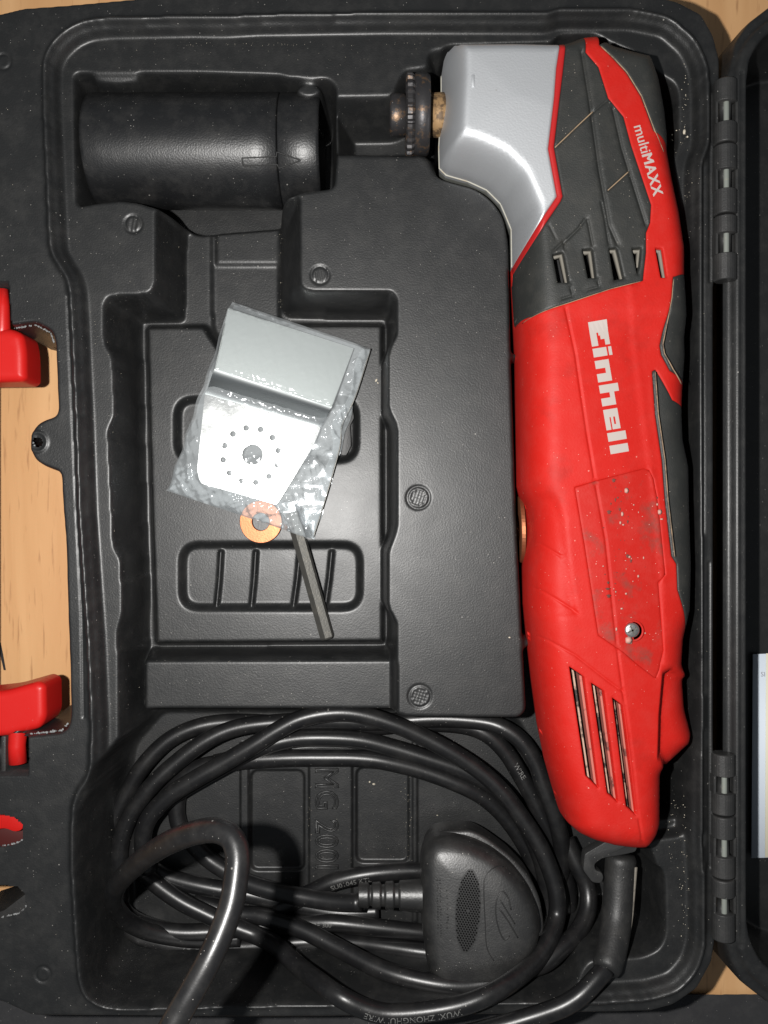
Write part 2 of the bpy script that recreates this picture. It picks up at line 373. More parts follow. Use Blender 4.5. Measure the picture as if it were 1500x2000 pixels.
# ------------------------------------------------------------------ the case shell: a moulded sheet with pockets
class Field:
    def __init__(s, x0, x1, y0, y1, step, z):
        s.xs = np.arange(x0, x1, step); s.ys = np.arange(y0, y1, step); s.st = step
        s.X, s.Y = np.meshgrid(s.xs, s.ys); s.H = np.full(s.X.shape, float(z))
    def win(s, P, pad):
        a, b = P.min(0)-pad, P.max(0)+pad
        i0, i1 = np.searchsorted(s.xs, a[0]), np.searchsorted(s.xs, b[0])
        j0, j1 = np.searchsorted(s.ys, a[1]), np.searchsorted(s.ys, b[1])
        return (slice(max(0, j0), j1), slice(max(0, i0), i1))
    def sd(s, P, k, pad):
        """signed distance on the window k, exact within pad of the outline"""
        xs, ys = s.xs[k[1]], s.ys[k[0]]; d2 = np.full((len(ys), len(xs)), pad*pad); ins = np.zeros(d2.shape, bool)
        for i in range(len(P)):
            ax, ay = P[i]; bx, by = P[(i+1) % len(P)]; ex, ey = bx-ax, by-ay; L = ex*ex+ey*ey
            if L < 1e-12: continue
            i0, i1 = np.searchsorted(xs, min(ax, bx)-pad), np.searchsorted(xs, max(ax, bx)+pad)
            j0, j1 = np.searchsorted(ys, min(ay, by)-pad), np.searchsorted(ys, max(ay, by)+pad)
            if i1 > i0 and j1 > j0:
                X, Y = xs[None, i0:i1]-ax, ys[j0:j1, None]-ay
                t = np.clip((X*ex+Y*ey)/L, 0, 1)
                d2[j0:j1, i0:i1] = np.minimum(d2[j0:j1, i0:i1], (X-t*ex)**2+(Y-t*ey)**2)
            j0, j1 = np.searchsorted(ys, min(ay, by)), np.searchsorted(ys, max(ay, by))
            if j1 > j0: ins[j0:j1] ^= xs[None, :] < (ex*(ys[j0:j1, None]-ay)/ey+ax)
        d = np.sqrt(d2); return np.where(ins, d, -d)
    def pocket(s, top, zt, zf, w=2.5, floor=None):
        """carve from outline `top` (at level zt) down to zf over a wall of width w, or to the outline `floor`"""
        k = s.win(top, 0.5); X, Y, H = s.X[k], s.Y[k], s.H[k]
        d = s.sd(top, k, w+0.2 if floor is None else 45)
        if floor is None: t = np.clip(d/w, 0, 1)
        else:
            f = np.maximum(0, -s.sd(floor, k, 45)); dd = np.maximum(d, 0); t = dd/(dd+f+1e-9)
        z = zt+(zf-zt)*t
        s.H[k] = np.where(d > 0, np.minimum(H, z), H)
    def island(s, top, zt, zb, w=2.0):
        k = s.win(top, w+0.5); X, Y, H = s.X[k], s.Y[k], s.H[k]
        d = np.maximum(0, -s.sd(top, k, w+0.6)); z = zt+(zb-zt)*np.clip(d/w, 0, 1)
        s.H[k] = np.where(d < w, np.maximum(H, z), H)
    def add(s, P, dz, w=0.6):
        k = s.win(P, w+0.5); d = s.sd(P, k, w+0.4); s.H[k] += dz*sstep(-w/2, w/2, d)
    def line(s, P, dz, w, closed=False):
        k = s.win(P, w*3+0.5); d, _ = pdist(P, s.X[k], s.Y[k], closed); s.H[k] += dz*np.exp(-(d/w)**2)
    def blur(s, sig):
        r = int(3*sig/s.st)+1; g = np.exp(-(np.arange(-r, r+1)*s.st/sig)**2/2); g /= g.sum()
        A = np.pad(s.H, r, mode='edge')
        B = sum(g[i]*A[i:i+s.H.shape[0], :] for i in range(2*r+1))
        s.H = sum(g[i]*B[:, i:i+s.H.shape[1]] for i in range(2*r+1))
    def build(s, name, m, parent, keep=None):
        ny, nx = s.H.shape
        V = np.stack([s.X.ravel(), s.Y.ravel(), s.H.ravel()], 1)*MM
        idx = np.arange(nx*ny).reshape(ny, nx)
        F = np.stack([idx[:-1, :-1], idx[:-1, 1:], idx[1:, 1:], idx[1:, :-1]], -1).reshape(-1, 4)
        if keep is not None:
            kk = keep[:-1, :-1] & keep[:-1, 1:] & keep[1:, 1:] & keep[1:, :-1]
            F = F[kk.ravel()]
            used = np.zeros(len(V), bool); used[F.ravel()] = True
            remap = np.cumsum(used)-1; V = V[used]; F = remap[F]
        me = bpy.data.meshes.new(name)
        me.vertices.add(len(V)); me.vertices.foreach_set('co', V.ravel().astype(np.float32))
        me.loops.add(F.size); me.loops.foreach_set('vertex_index', F.ravel().astype(np.int32))
        me.polygons.add(len(F)); me.polygons.foreach_set('loop_start', (np.arange(len(F))*4).astype(np.int32))
        me.update(calc_edges=True); me.polygons.foreach_set('use_smooth', np.ones(len(F), bool)); me.validate()
        return link(name, me, m, parent)

case = empty('tool_case', (0, 0, ZTAB), 'open black moulded plastic tool case with red carry handle on the wood table', 'tool case')

def jag(P, a, step=1.0):
    Q = densify(P, step); return Q + rng.normal(0, a, Q.shape)

x0, _ = W(-190, 0); x1, _ = W(1425, 0); _, y1 = W(0, -48); _, y0 = W(0, 2030)
T = Field(x0, x1, y0, y1, 0.42, ZTAB+0.6)
outer = [(-170, 70), (-70, 34), (0, 20), (45, 9), (130, 3), (250, -8), (420, -24), (1240, -24), (1325, -4), (1375, 22), (1400, 66), (1412, 115),
         (1412, 160), (1403, 175), (1403, 545), (1400, 560), (1400, 1460), (1403, 1475), (1404, 1830), (1396, 1882), (1366, 1936), (1318, 1969), (1270, 1982),
         (900, 1990), (500, 1994), (60, 1990), (0, 1962), (-80, 1950), (-170, 1900),
         (-170, 1432), (57, 1433), (118, 1427), (129, 1417), (132, 1395), (130, 1300), (126, 1200), (122, 1060), (116, 985), (113, 925),
         (100, 921), (82, 914), (64, 902), (54, 882), (52, 862), (56, 842), (68, 824), (86, 814), (106, 808), (107, 795), (105, 750), (102, 672), (97, 650), (68, 634), (20, 641),
         (-170, 641)]
OUT = fillet(WP(outer, ZF), 1.4, 3)
T.island(OUT, ZF, ZTAB, 0.5)
# raised lip round the inside
rim = [(95, 170), (96, 115), (108, 90), (135, 64), (165, 50), (205, 45), (375, 42), (435, 43), (500, 39), (750, 35), (1070, 36), (1092, 28), (1235, 28), (1305, 42), (1350, 82),
       (1370, 125), (1374, 180), (1374, 275), (1362, 305), (1358, 330), (1358, 500), (1360, 1000), (1363, 1400), (1360, 1660), (1365, 1715), (1365, 1850), (1352, 1893), (1322, 1928), (1270, 1944), (1180, 1950), (750, 1952),
       (330, 1960), (240, 1963), (200, 1959), (174, 1942), (165, 1915), (160, 1850), (151, 1700), (152, 1585), (160, 1556), (182, 1526), (189, 1490), (190, 1420), (183, 1250), (176, 1150), (166, 1000), (160, 825), (151, 625), (147, 560), (140, 535), (124, 510), (110, 487), (107, 450)]
RIM = fillet(WP(rim, ZR), 3, 5)
def offset_poly(P, d):
    P = np.asarray(P); a = np.roll(P, 1, 0); b = np.roll(P, -1, 0); t = b-a; t /= np.maximum(1e-9, np.linalg.norm(t, axis=1))[:, None]
    n = np.stack([t[:, 1], -t[:, 0]], 1)
    area = 0.5*np.sum(P[:, 0]*b[:, 1]-b[:, 0]*P[:, 1])
    return P + n*d*(1 if area > 0 else -1)
# lip = band of 3 mm around rim opening
k = T.win(RIM, 6); dR = T.sd(RIM, k, 5)
lip = (dR < 0) & (dR > -3.0) & (T.H[k] > 0)
T.H[k] = np.where(lip, ZR, T.H[k])
T.pocket(RIM, ZR, 0.0, 1.5)
# accessory recess with finger channel
rec_top = [(201, 592), (211, 577), (289, 573), (302, 556), (303, 402), (420, 395), (588, 378), (588, 556), (600, 567), (765, 568), (775, 580), (775, 655), (762, 674), (757, 692), (757, 800),
           (775, 832), (775, 1032), (757, 1074), (757, 1190), (775, 1214), (777, 1330), (777, 1450), (232, 1450), (229, 1228), (240, 1198), (238, 1094), (221, 1070), (217, 975), (210, 838), (225, 812), (219, 695), (202, 672)]
rec_floor = [(278, 630), (362, 630), (366, 420), (546, 402), (546, 600), (562, 622), (755, 624), (755, 1430), (296, 1430), (288, 1010), (282, 800)]
ZMO = ZP-4.5
T.pocket(fillet(WP(rec_top, 0), 2.2, 4), 0, ZMO, floor=fillet(WP(rec_floor, ZMO), 1.2, 3))
T.island(fillet(WP([(286, 638), (398, 637), (408, 655), (440, 700), (560, 700), (560, 634), (747, 634), (748, 1254), (304, 1257), (296, 1010), (290, 800)], ZP), 1.0, 3), ZP, ZMO, 0.7)
T.pocket(fillet(WP([(362, 400), (547, 396), (548, 600), (552, 690), (470, 700), (432, 676), (410, 660), (398, 636), (365, 610)], ZP), 2, 4), ZP+5, ZC-2, 
         floor=fillet(WP([(420, 400), (546, 396), (547, 690), (470, 690), (424, 650), (420, 600)], ZC-2), 2, 4))
T.add(WP([(420, 380), (546, 380), (546, 515), (420, 515)], ZC), 1.2, 0.6)
# ledge below the plate
T.island(fillet(WP([(281, 1289), (790, 1287), (790, 1450), (281, 1450)], ZL), 1.2, 3), ZL, ZP, 1.6)
# two shallow windows in the plate
for (a, b, c, d) in ((340, 775, 700, 902), (350, 1060, 707, 1192)):
    P = WP(rrect(a, b, c, d, 30), ZP); T.pocket(P, ZP, ZP-3.6, 1.7)
# cylinder pocket
cyl_top = [(147, 145), (380, 145), (545, 150), (562, 155), (640, 157), (653, 170), (655, 300), (650, 364), (592, 372), (549, 385), (540, 402), (412, 412), (362, 418), (330, 409), (300, 402), (272, 393), (235, 388), (188, 393), (152, 400)]
T.pocket(fillet(WP(cyl_top, 0), 1.6, 4), 0, -36, 2.2)
# spindle channel
T.pocket(fillet(WP([(640, 190), (768, 188), (782, 150), (792, 137), (834, 132), (838, 100), (880, 94), (900, 300), (880, 350), (850, 345), (832, 304), (650, 302)], 0), 2, 4), 0, -20, 7.5)
# tool cavity and cord pocket
cav = [(868, 92), (1080, 86), (1092, 71), (1165, 69), (1190, 85), (1240, 105), (1270, 130), (1292, 150), (1316, 163), (1322, 185), (1322, 285), (1310, 310), (1325, 400), (1346, 500), (1349, 900), (1352, 1250),
       (1347, 1460), (1338, 1500), (1336, 1600), (1335, 1630), (1262, 1640), (1262, 1692), (1290, 1694), (1296, 1720), (1297, 1826), (1286, 1852), (1255, 1867), (1180, 1871), (1150, 1873), (1132, 1895), (1120, 1930), (1086, 1940), (900, 1946),
       (600, 1948), (330, 1953), (245, 1955), (208, 1950), (184, 1930), (176, 1900), (170, 1840), (163, 1700), (163, 1590), (172, 1560), (200, 1525), (235, 1470), (235, 1400), (300, 1397), (778, 1397), (795, 1403), (1015, 1405), (1030, 1390), (1022, 1240), (1010, 1000), (1000, 700), (995, 470), (985, 420), (962, 388), (930, 365), (880, 352), (856, 345), (848, 300), (850, 130)]
T.pocket(fillet(WP(cav, 0), 3, 4), 0, ZT, 2.6)
ck = [(192, 1500), (260, 1420), (780, 1418), (1020, 1420), (1060, 1480), (1130, 1640), (1262, 1650), (1280, 1700), (1285, 1820), (1250, 1855), (1110, 1862), (1075, 1915), (900, 1930), (600, 1936), (245, 1942), (205, 1928), (188, 1895), (180, 1700), (178, 1590)]
T.pocket(fillet(WP(ck, 0), 4, 5), ZT, ZK, 3.0)
# a shelf block right below the tool's tail
T.island(fillet(WP([(1268, 1600), (1335, 1592), (1337, 1640), (1336, 1690), (1270, 1690)], -5), 2, 4), -5, ZT, 1.5)
# nubs that hold the tool
for (px, py, r) in ((1006, 695, 1.6), (1026, 1256, 2.4)):
    c = W(px, py, -3); P = np.array([(c[0]+r*math.cos(a), c[1]+r*math.sin(a)) for a in np.linspace(0, 2*math.pi, 17)[:-1]]); T.island(P, -3, ZT, 1.0)
# retaining pips at the top of the cylinder pocket
for (px, py, rx, ry) in ((228, 157, 8.5, 1.5), (603, 178, 4.6, 2.6)):
    c = W(px, py, -2); P = np.array([(c[0]+rx*math.cos(a), c[1]+ry*math.sin(a)) for a in np.linspace(0, 2*math.pi, 25)[:-1]]); T.island(P, -1.5, -10, 1.2)
# slots through the left flange
T.blur(0.62)
slots = [[(-60, 1592), (0, 1591), (28, 1598), (43, 1612), (44, 1640), (30, 1648), (0, 1654), (-60, 1656)],
         [(-60, 1731), (5, 1730), (34, 1733), (48, 1748), (50, 1772), (36, 1785), (10, 1792), (-60, 1795)],
         [(-60, 1434), (14, 1436), (56, 1440), (56, 1515), (-60, 1516)],
         [(-60, 548), (15, 550), (18, 578), (22, 645), (-60, 645)]]
for S_ in slots: T.pocket(jag(WP(S_, ZF), 0.05), ZF, ZTAB+0.6, 0.5)
hole = W(73, 863, ZF); T.pocket(jag(np.array([(hole[0]+1.5*math.cos(a), hole[1]+1.6*math.sin(a)) for a in np.linspace(0, 6.28, 13)[:-1]]), 0.12), ZF, ZTAB+0.6, 0.4)
T.line(np.array([(hole[0]+3.3*math.cos(a), hole[1]+3.4*math.sin(a)) for a in np.linspace(0, 6.28, 25)[:-1]]), 0.5, 0.6, True)
# step lines on the flange
T.line(WP([(75, 560), (95, 575), (118, 545), (132, 580), (137, 700), (145, 875), (150, 1000), (160, 1200), (163, 1400)], ZF)[3:], -0.5, 0.45)
T.line(WP([(1378, 310), (1379, 1000), (1377, 1700)], ZR), -0.7, 0.5)
T.line(WP([(1393, 180), (1393, 545)], ZR), -0.5, 0.5); T.line(WP([(1391, 1100), (1391, 1700)], ZR), -0.5, 0.5)
# moulded marks
def ring_mark(px, py, z, r, dots=False, bars=0):
    c = W(px, py, z); A = np.linspace(0, 2*math.pi, 33)[:-1]
    T.line(np.array([(c[0]+r*math.cos(a), c[1]+r*math.sin(a)) for a in A]), -0.45, 0.42, True)
    if dots:
        for i in range(-2, 3):
            for j in range(-2, 3):
                if abs(i)+abs(j) < 4:
                    p = (c[0]+i*1.05+j*0.35, c[1]+j*1.05-i*0.3); T.line(np.array([p, (p[0]+0.01, p[1])]), -0.5, 0.38)
    for b_ in range(bars):
        o = (b_-(bars-1)/2)*1.3; h = math.sqrt(max(0, r*r-o*o))*0.8
        T.line(np.array([(c[0]+o-0.3, c[1]-h), (c[0]+o+0.5, c[1]+h)]), -0.3, 0.35)
ring_mark(260, 437, 0, 3.0, bars=2); ring_mark(625, 537, 0, 3.1, bars=3); ring_mark(817, 972, 0, 4.0, dots=True); ring_mark(820, 1360, 0, 3.9, dots=True)
ring_mark(6, 120, ZF, 2.6); ring_mark(84, 1903, ZF, 2.6)
# ribs in the lower window
for (xa, xb) in ((432, 424), (500, 492), (586, 574), (648, 636)):
    T.line(WP([(xa, 1078), ((xa+xb)/2+1, 1130), (xb, 1180)], ZP-3), 1.7, 0.75)
# stiffening pattern on the cord pocket floor
T.add(WP([(604, 1440), (688, 1440), (688, 1800), (604, 1800)], ZK), 1.6, 0.9)
T.add(WP(rrect(490, 1505, 594, 1700, 12), ZK), -1.6, 1.0); T.add(WP(rrect(696, 1500, 798, 1684, 12), ZK), -1.6, 1.0)
T.add(WP([(470, 1450), (486, 1450), (486, 1800), (470, 1800)], ZK), 1.4, 0.8)
T.add(WP([(806, 1440), (815, 1440), (815, 1800), (806, 1800)], ZK), 0.9, 0.8)
# sink marks and waviness of blow-moulded walls
T.H += 0.10*np.sin(T.X/17+0.6*np.sin(T.Y/31))*np.cos(T.Y/23)
kd = (T.sd(OUT, (slice(0, None), slice(0, None)), 3) > -0.9) & (T.H > ZTAB+2)
hole_p = np.array([(hole[0]+1.9*math.cos(a), hole[1]+2.0*math.sin(a)) for a in np.linspace(0, 6.28, 17)[:-1]])
for P_ in [WP(S_, ZF) for S_ in slots[:2]]+[hole_p]:
    k = T.win(P_, 1.0); kd[k] &= ~((T.H[k] < ZF-2.0) & (T.sd(P_, k, 3) > -0.6))
shell = T.build('base_shell', M['case'], case, kd)

# ---- lid
xl0, _ = W(1405, 0); xl1, _ = W(1760, 0)
LF = Field(xl0, xl1, y0-4, y1+6, 0.7, ZTAB+0.6)
lido = [(1414, 150), (1420, 128), (1432, 78), (1458, 40), (1505, 4), (1560, -18), (1740, -25), (1740, 2020), (1560, 2000), (1500, 1966), (1446, 1924), (1424, 1880), (1410, 1835), (1411, 1700), (1411, 300)]
LO = fillet(WP(lido, ZF), 1.5, 3); LF.island(LO, ZF, ZTAB, 0.8)
lip_ = [(1437, 150), (1450, 95), (1475, 60), (1515, 30), (1735, 10), (1735, 1990), (1520, 1950), (1462, 1900), (1442, 1850), (1437, 1800)]
LF.island(fillet(WP(lip_, ZR), 4, 5), ZR, ZF, 0.8)
lin = [(1462, 170), (1468, 110), (1500, 66), (1560, 40), (1730, 30), (1730, 1960), (1560, 1930), (1490, 1880), (1466, 1830), (1462, 1780)]
LF.pocket(fillet(WP(lin, ZR), 4, 5), ZR, -30, 2.2)
LF.blur(0.6)
LF.line(WP([(1450, 140), (1449, 1000), (1448, 1850)], ZR), -0.6, 0.5)
lid = LF.build('lid', M['case'], case, LF.sd(LO, (slice(0, None), slice(0, None)), 4) > -1.2)

# ---- embossed model number
def text_mesh(s, size, extrude=0.0, outline=None, offset=0.0, align='LEFT', space=1.0):
    cu = bpy.data.curves.new('txt', 'FONT'); cu.body = s; cu.size = size; cu.align_x = align; cu.space_character = space
    cu.resolution_u = 3
    if outline: cu.fill_mode = 'NONE'; cu.bevel_depth = outline; cu.bevel_resolution = 1
    else: cu.extrude = extrude; cu.offset = offset
    o = bpy.data.objects.new('txt', cu); COL.objects.link(o)
    bpy.context.view_layer.update()
    me = bpy.data.meshes.new_from_object(o.evaluated_get(bpy.context.evaluated_depsgraph_get()))
    bpy.data.objects.remove(o); bpy.data.curves.remove(cu)
    V = np.array([v.co[:] for v in me.vertices]).reshape(-1, 3); F = [tuple(p.vertices) for p in me.polygons]
    bpy.data.meshes.remove(me)
    return V, F
V, F = text_mesh('MG 200I', 12.6, outline=0.40, space=1.04)
c = np.array(W(618, 1496, ZK)); s_ = (196/5.5*(D-ZK)/D)/max(1e-6, np.ptp(V[:, 0]))
Vx = V[:, 0]*s_; Vy = V[:, 1]
mesh('embossed_lettering', np.stack([c[0]+Vy, c[1]-Vx, ZK+1.65+V[:, 2]], 1), F, M['case'], case)

# ---- hinges
def box_geo(x0, x1, y0, y1, z0, z1):
    V = [(x, y, z) for x in (x0, x1) for y in (y0, y1) for z in (z0, z1)]
    F = [(0, 1, 3, 2), (4, 6, 7, 5), (0, 4, 5, 1), (2, 3, 7, 6), (0, 2, 6, 4), (1, 5, 7, 3)]
    return V, F
def join(*gs):
    V, F = [], []
    for v, f in gs:
        o = len(V); V += [tuple(p) for p in v]; F += [tuple(i+o for i in q) for q in f]
    return V, F
ZH = 5.0
def knuckle(ya, yb, wa, wb, xc):
    xa, yA = W(xc, ya, ZH+3); _, yB = W(xc, yb, ZH+3); _, wA = W(xc, wa, ZH+3); _, wB = W(xc, wb, ZH+3)
    r = 3.9; e = 0.5
    p1 = [(yA, r-e), (yA-e, r), (wA+0.2, r), (wA, r-0.2), (wA-0.05, 2.0), (wB+0.05, 2.0), (wB, r-0.2), (wB-0.2, r), (yB+e, r), (yB, r-e)]
    g = lathe_geo(p1, 28, 'y', (xa, 0, ZH))
    sides = [box_geo(xa+s*r-(0.9 if s > 0 else 0), xa+s*r+(0.9 if s < 0 else 0), wB-0.1, wA+0.1, ZH-3, ZH+1.6) for s in (-1, 1)]
    V, F = join(g, *sides)
    k = mesh('hinge_knuckle', V, F, M['case2'], case, smooth=False)
    for p in k.data.polygons: p.use_smooth = len(p.vertices) == 4 and p.area < 4e-6
    pv, pf = lathe_geo([(wA-0.1, 1.0), (wA-0.2, 1.0), (wB+0.2, 1.0), (wB+0.1, 1.0)], 12, 'y', (xa-0.2, 0, ZH+1.5))
    mesh('hinge_pin', pv, pf, M['pin'], k)
for a in ((150, 276, 195, 236), (279, 415, 328, 367), (418, 545, 453, 493)): knuckle(*a, 1423)
for a in ((1475, 1594, 1518, 1552), (1597, 1718, 1640, 1676), (1721, 1842, 1755, 1788)): knuckle(*a, 1419)

# ---- carry handle (red) with its two pivots and the grip that runs out of frame
hd = empty('carry_handle', (W(-60, 1000)[0], 0, -20)); hd.parent = case; hd.location -= case.location
def roundbar(name, poly, z0, z1, m, par, bev=2.0): return pillow(name, poly, z0, z1, bev, m, par)
roundbar('handle_arm', fillet(WP([(-80, 652), (40, 650), (62, 660), (68, 690), (69, 745), (60, 752), (-80, 754)], -11), 2.5, 4), -16, -2, M['redhandle'], hd, 3.0)
roundbar('handle_arm', fillet(WP([(-80, 1352), (30, 1340), (92, 1322), (106, 1330), (107, 1392), (96, 1412), (40, 1426), (-80, 1436)], -11), 2.5, 4), -18, -2, M['redhandle'], hd, 2.6)
roundbar('handle_grip', fillet(WP([(-170, 700), (-80, 655), (-60, 700), (-60, 1400), (-80, 1432), (-170, 1390)], 0), 4, 4), -18, -1, M['redhandle'], hd, 3.0)
Vs, Fs = tube_geo([W3(4, 566, -5), W3(6, 600, -5), W3(5, 640, -5), W3(2, 665, -7)], [2.2, 2.3, 2.7, 4.2], 16); mesh('pivot_stem', Vs, Fs, M['redhandle'], hd)
Vs, Fs = tube_geo([W3(38, 1415, -7), W3(35, 1432, -6), W3(33, 1455, -6), W3(35, 1490, -6)], [4.5, 3.2, 3.1, 3.2], 16); mesh('pivot_stem', Vs, Fs, M['redhandle'], hd)
# black body of the latch slots
prism('slot_wall', WP([(-60, 540), (14, 552), (15, 570), (-60, 572)], -8), -30, -6, M['dark'], case, bevel=0)
prism('slot_wall', WP([(-60, 1440), (54, 1494), (54, 1514), (-60, 1514)], -8), -30, -12, M['dark'], case, bevel=0)
prism('latch_guide', WP([(2, 1438), (11, 1438), (11, 1512), (2, 1512)], -2), -20, -2, M['case2'], case, bevel=0.5)
# red latch seen through its slot
prism('latch', fillet(WP([(-90, 1580), (30, 1584), (46, 1602), (44, 1622), (28, 1626), (10, 1618), (-90, 1636)], -12), 1.5, 3), -30, -12, M['redhandle'], case, bevel=0.8)
prism('dark_red_block', WP([(-60, 1618), (50, 1616), (50, 1652), (-60, 1660)], -18), -30, -18, mat('dark_red_plastic', (0.06, 0.008, 0.007), 0.5), case, bevel=0.4)  # darker red block set below the latch
prism('shadow_wedge', WP([(-60, 1800), (8, 1778), (55, 1742), (60, 1800)], -14), -40, -14, M['case2'], case, bevel=0.4)  # black wedge added to stand for the triangular shadow in the second slot
# whitened torn edges
def torn(pts, n, z=ZF, size=0.7):
    P = densify(WP(pts, z), 0.1, False); bm = bmesh.new()
    for i in range(n):
        p = P[rng.integers(len(P))]
        q = bmesh.ops.create_icosphere(bm, subdivisions=1, radius=size*rng.uniform(0.35, 1.0))['verts']
        sx, sy = rng.uniform(0.5, 1.3, 2)
        for v in q:
            v.co = Vector((v.co.x*sx+p[0]+rng.normal(0, .12), v.co.y*sy+p[1]+rng.normal(0, .12), v.co.z*0.8+z-1.2))
    return bm_obj('torn_edge', bm, M['burr'], case)
torn([(24, 640), (66, 633), (96, 648), (103, 668)], 60, size=0.42); torn([(57, 1435), (90, 1432), (118, 1428), (130, 1415)], 36, size=0.55)
torn([(0, 1655), (28, 1650), (43, 1642)], 26, size=0.5); torn([(0, 1795), (34, 1787), (48, 1775), (50, 1750)], 30, size=0.5)
torn([(64, 852), (76, 850), (86, 862), (82, 876), (66, 876), (62, 862)], 30, ZF+0.8, 0.42)

# ------------------------------------------------------------------ dust extractor adapter (black tube)
ad = empty('hose_adapter', W3(395, 290, -36), 'black plastic hose adapter tube with an arrow, in the top left pocket', 'adapter')
ZA, RA = -17.5, 20.3
cx0, cy = W(152, 288, ZA+RA)[0], W(152, 250, ZA+RA)[1]
cx1 = W(622, 288, ZA+RA)[0]; cxg = W(540, 288, ZA+RA)[0]
def ad_prof(a, b, r): return [(a, r-3.0), (a, r-0.4), (a+0.4, r), (b-0.4, r), (b, r-0.4)]
prof = [(cx0+6, RA-2.5), (cx0, RA-2.2), (cx0-0.2, RA-1.2), (cx0+0.5, RA-0.2), (cx0+1.5, RA)] + [(cx0+1.5+(cxg-cx0-2.2)*t, RA+0.15*t) for t in np.linspace(0.1, 1, 8)] + [(cxg-0.25, RA-0.3), (cxg-0.15, RA-1)]
V, F = lathe_geo(prof, 128, 'x', (0, cy, ZA)); mesh('tube_body', V, F, M['tube'], ad)
prof = [(cxg-0.1, RA-1), (cxg+0.05, RA-0.25), (cxg+0.4, RA+0.05), (cx1-1.2, RA-0.1), (cx1-0.3, RA-0.5), (cx1, RA-1.2), (cx1-0.3, RA-2.0), (cx1-12, RA-2.4), (cx1-14, 2)]
V, F = lathe_geo(prof, 128, 'x', (0, cy, ZA)); mesh('tube_collar', V, F, M['tube'], ad)
def on_tube(P, dr):
    P = np.asarray(P, float); return np.stack([P[:, 0], cy+(RA+dr)*np.sin((P[:, 1]-cy)/RA), ZA+(RA+dr)*np.cos((P[:, 1]-cy)/RA)], 1)
arrow = [(472, 310), (540, 307), (541, 299), (587, 314), (543, 329), (541, 322), (474, 324)]
AP = densify(np.array([W(p[0], p[1], ZA+RA-2) for p in arrow]), 0.6); A3 = on_tube(np.vstack([AP, AP[:1]]), 0.05)
V, F = tube_geo(A3, 0.26, 6, False); mesh('arrow_mark', V, F, M['dark'], ad)

# ------------------------------------------------------------------ things on the plate
# scraper blade inside a clear bag
bl = empty('scraper_blade', W3(520, 800, ZP), 'shiny steel scraper blade with a ring of mounting holes inside the clear bag', 'blade')
def sheet(name, poly, zf, th, m, par, holes=(), step=1.6):
    """thin plate following height zf(x, y), with holes"""
    pts, edges = [], []
    def loop(P):
        o = len(pts); n = len(P); pts.extend([tuple(p) for p in P]); edges.extend([(o+i, o+(i+1) % n) for i in range(n)])
    B = densify(poly, step); loop(B); HS = [np.asarray(h) for h in holes]
    for h in HS: loop(h)
    a, b = B.min(0), B.max(0)
    gx, gy = np.meshgrid(np.arange(a[0], b[0], step), np.arange(a[1], b[1], step)); g = np.stack([gx.ravel(), gy.ravel()], 1)
    ok = sdf(B, g[:, 0], g[:, 1]) > step*0.6
    for h in HS: ok &= sdf(h, g[:, 0], g[:, 1]) < -step*0.4
    pts.extend([tuple(p) for p in g[ok]])
    r = delaunay_2d_cdt([Vector(p) for p in pts], edges, [], 0, 1e-5)
    P2 = np.array([v[:] for v in r[0]]); tri = np.array(r[2])
    cc = P2[tri].mean(1); keep = sdf(B, cc[:, 0], cc[:, 1]) > 0
    for h in HS: keep &= sdf(h, cc[:, 0], cc[:, 1]) < 0
    tri = tri[keep]; z = zf(P2[:, 0], P2[:, 1]); n = len(P2)
    V = np.vstack([np.column_stack([P2, z]), np.column_stack([P2, z-th])])
    F = [tuple(t) for t in tri] + [tuple(t[::-1]+n) for t in tri]
    cnt = {}
    for t in tri:
        for i in range(3):
            e = (t[i], t[(i+1) % 3]); cnt[e] = 1
    for (i, j) in list(cnt):
        if (j, i) not in cnt: F.append((j, i, i+n, j+n))
    o = mesh(name, V, F, m, par, smooth=False)
    return o
pc = W(495, 880, -18)
def z_mount(x, y): return -18.2 - 0.088*(x-pc[0]) - 0.030*(y-pc[1])
def circ(px, py, r, z, n=20): c = W(px, py, z); return np.array([(c[0]+r*math.cos(a), c[1]+r*math.sin(a)) for a in np.linspace(0, 2*math.pi, n+1)[:-1]])
hs = [circ(493, 888, 3.9, -18, 32)]
for i in range(12):
    a = math.radians(90-20-30*i); hs.append(circ(490+54*math.cos(a), 889-54*math.sin(a), 1.12, -18, 12))
mount = fillet(WP([(401, 770), (626, 832), (610, 872), (540, 986), (480, 968), (394, 944), (387, 920)], -18), 1.2, 3)
sheet('mounting_plate', mount, z_mount, 0.9, M['steel'], bl, hs)
pb = W(560, 700, -15)
def z_blade(x, y): return -14.6 - 0.125*(x-pb[0]) - 0.105*(y-pb[1])
blade = WP([(447, 603), (690, 677), (648, 795), (424, 724)], -15)
sheet('blade_plate', blade, z_blade, 0.9, M['steel2'], bl)
# the offset bend between them
bA, bB = WP([(424, 724)], -15)[0], WP([(648, 795)], -15)[0]; cA, cB = WP([(401, 770)], -18)[0], WP([(626, 832)], -18)[0]
Vb, Fb = [], []
for t in np.linspace(0, 1, 13):
    p = bA+(bB-bA)*t; q = cA+(cB-cA)*t; zp, zq = z_blade(*p), z_mount(*q)
    for s in np.linspace(0, 1, 9):
        r_ = p+(q-p)*s; zz = zp+(zq-zp)*(s*s*(3-2*s))
        Vb.append((r_[0], r_[1], zz)); 
for i in range(12):
    for j in range(8): Fb.append((i*9+j, i*9+j+1, (i+1)*9+j+1, (i+1)*9+j))
nb = len(Vb); Vb += [(a, b, c_-0.9) for (a, b, c_) in Vb]; Fb += [tuple(k+nb for k in f[::-1]) for f in Fb]
mesh('offset_bend', Vb, Fb, M['steel3'], bl)

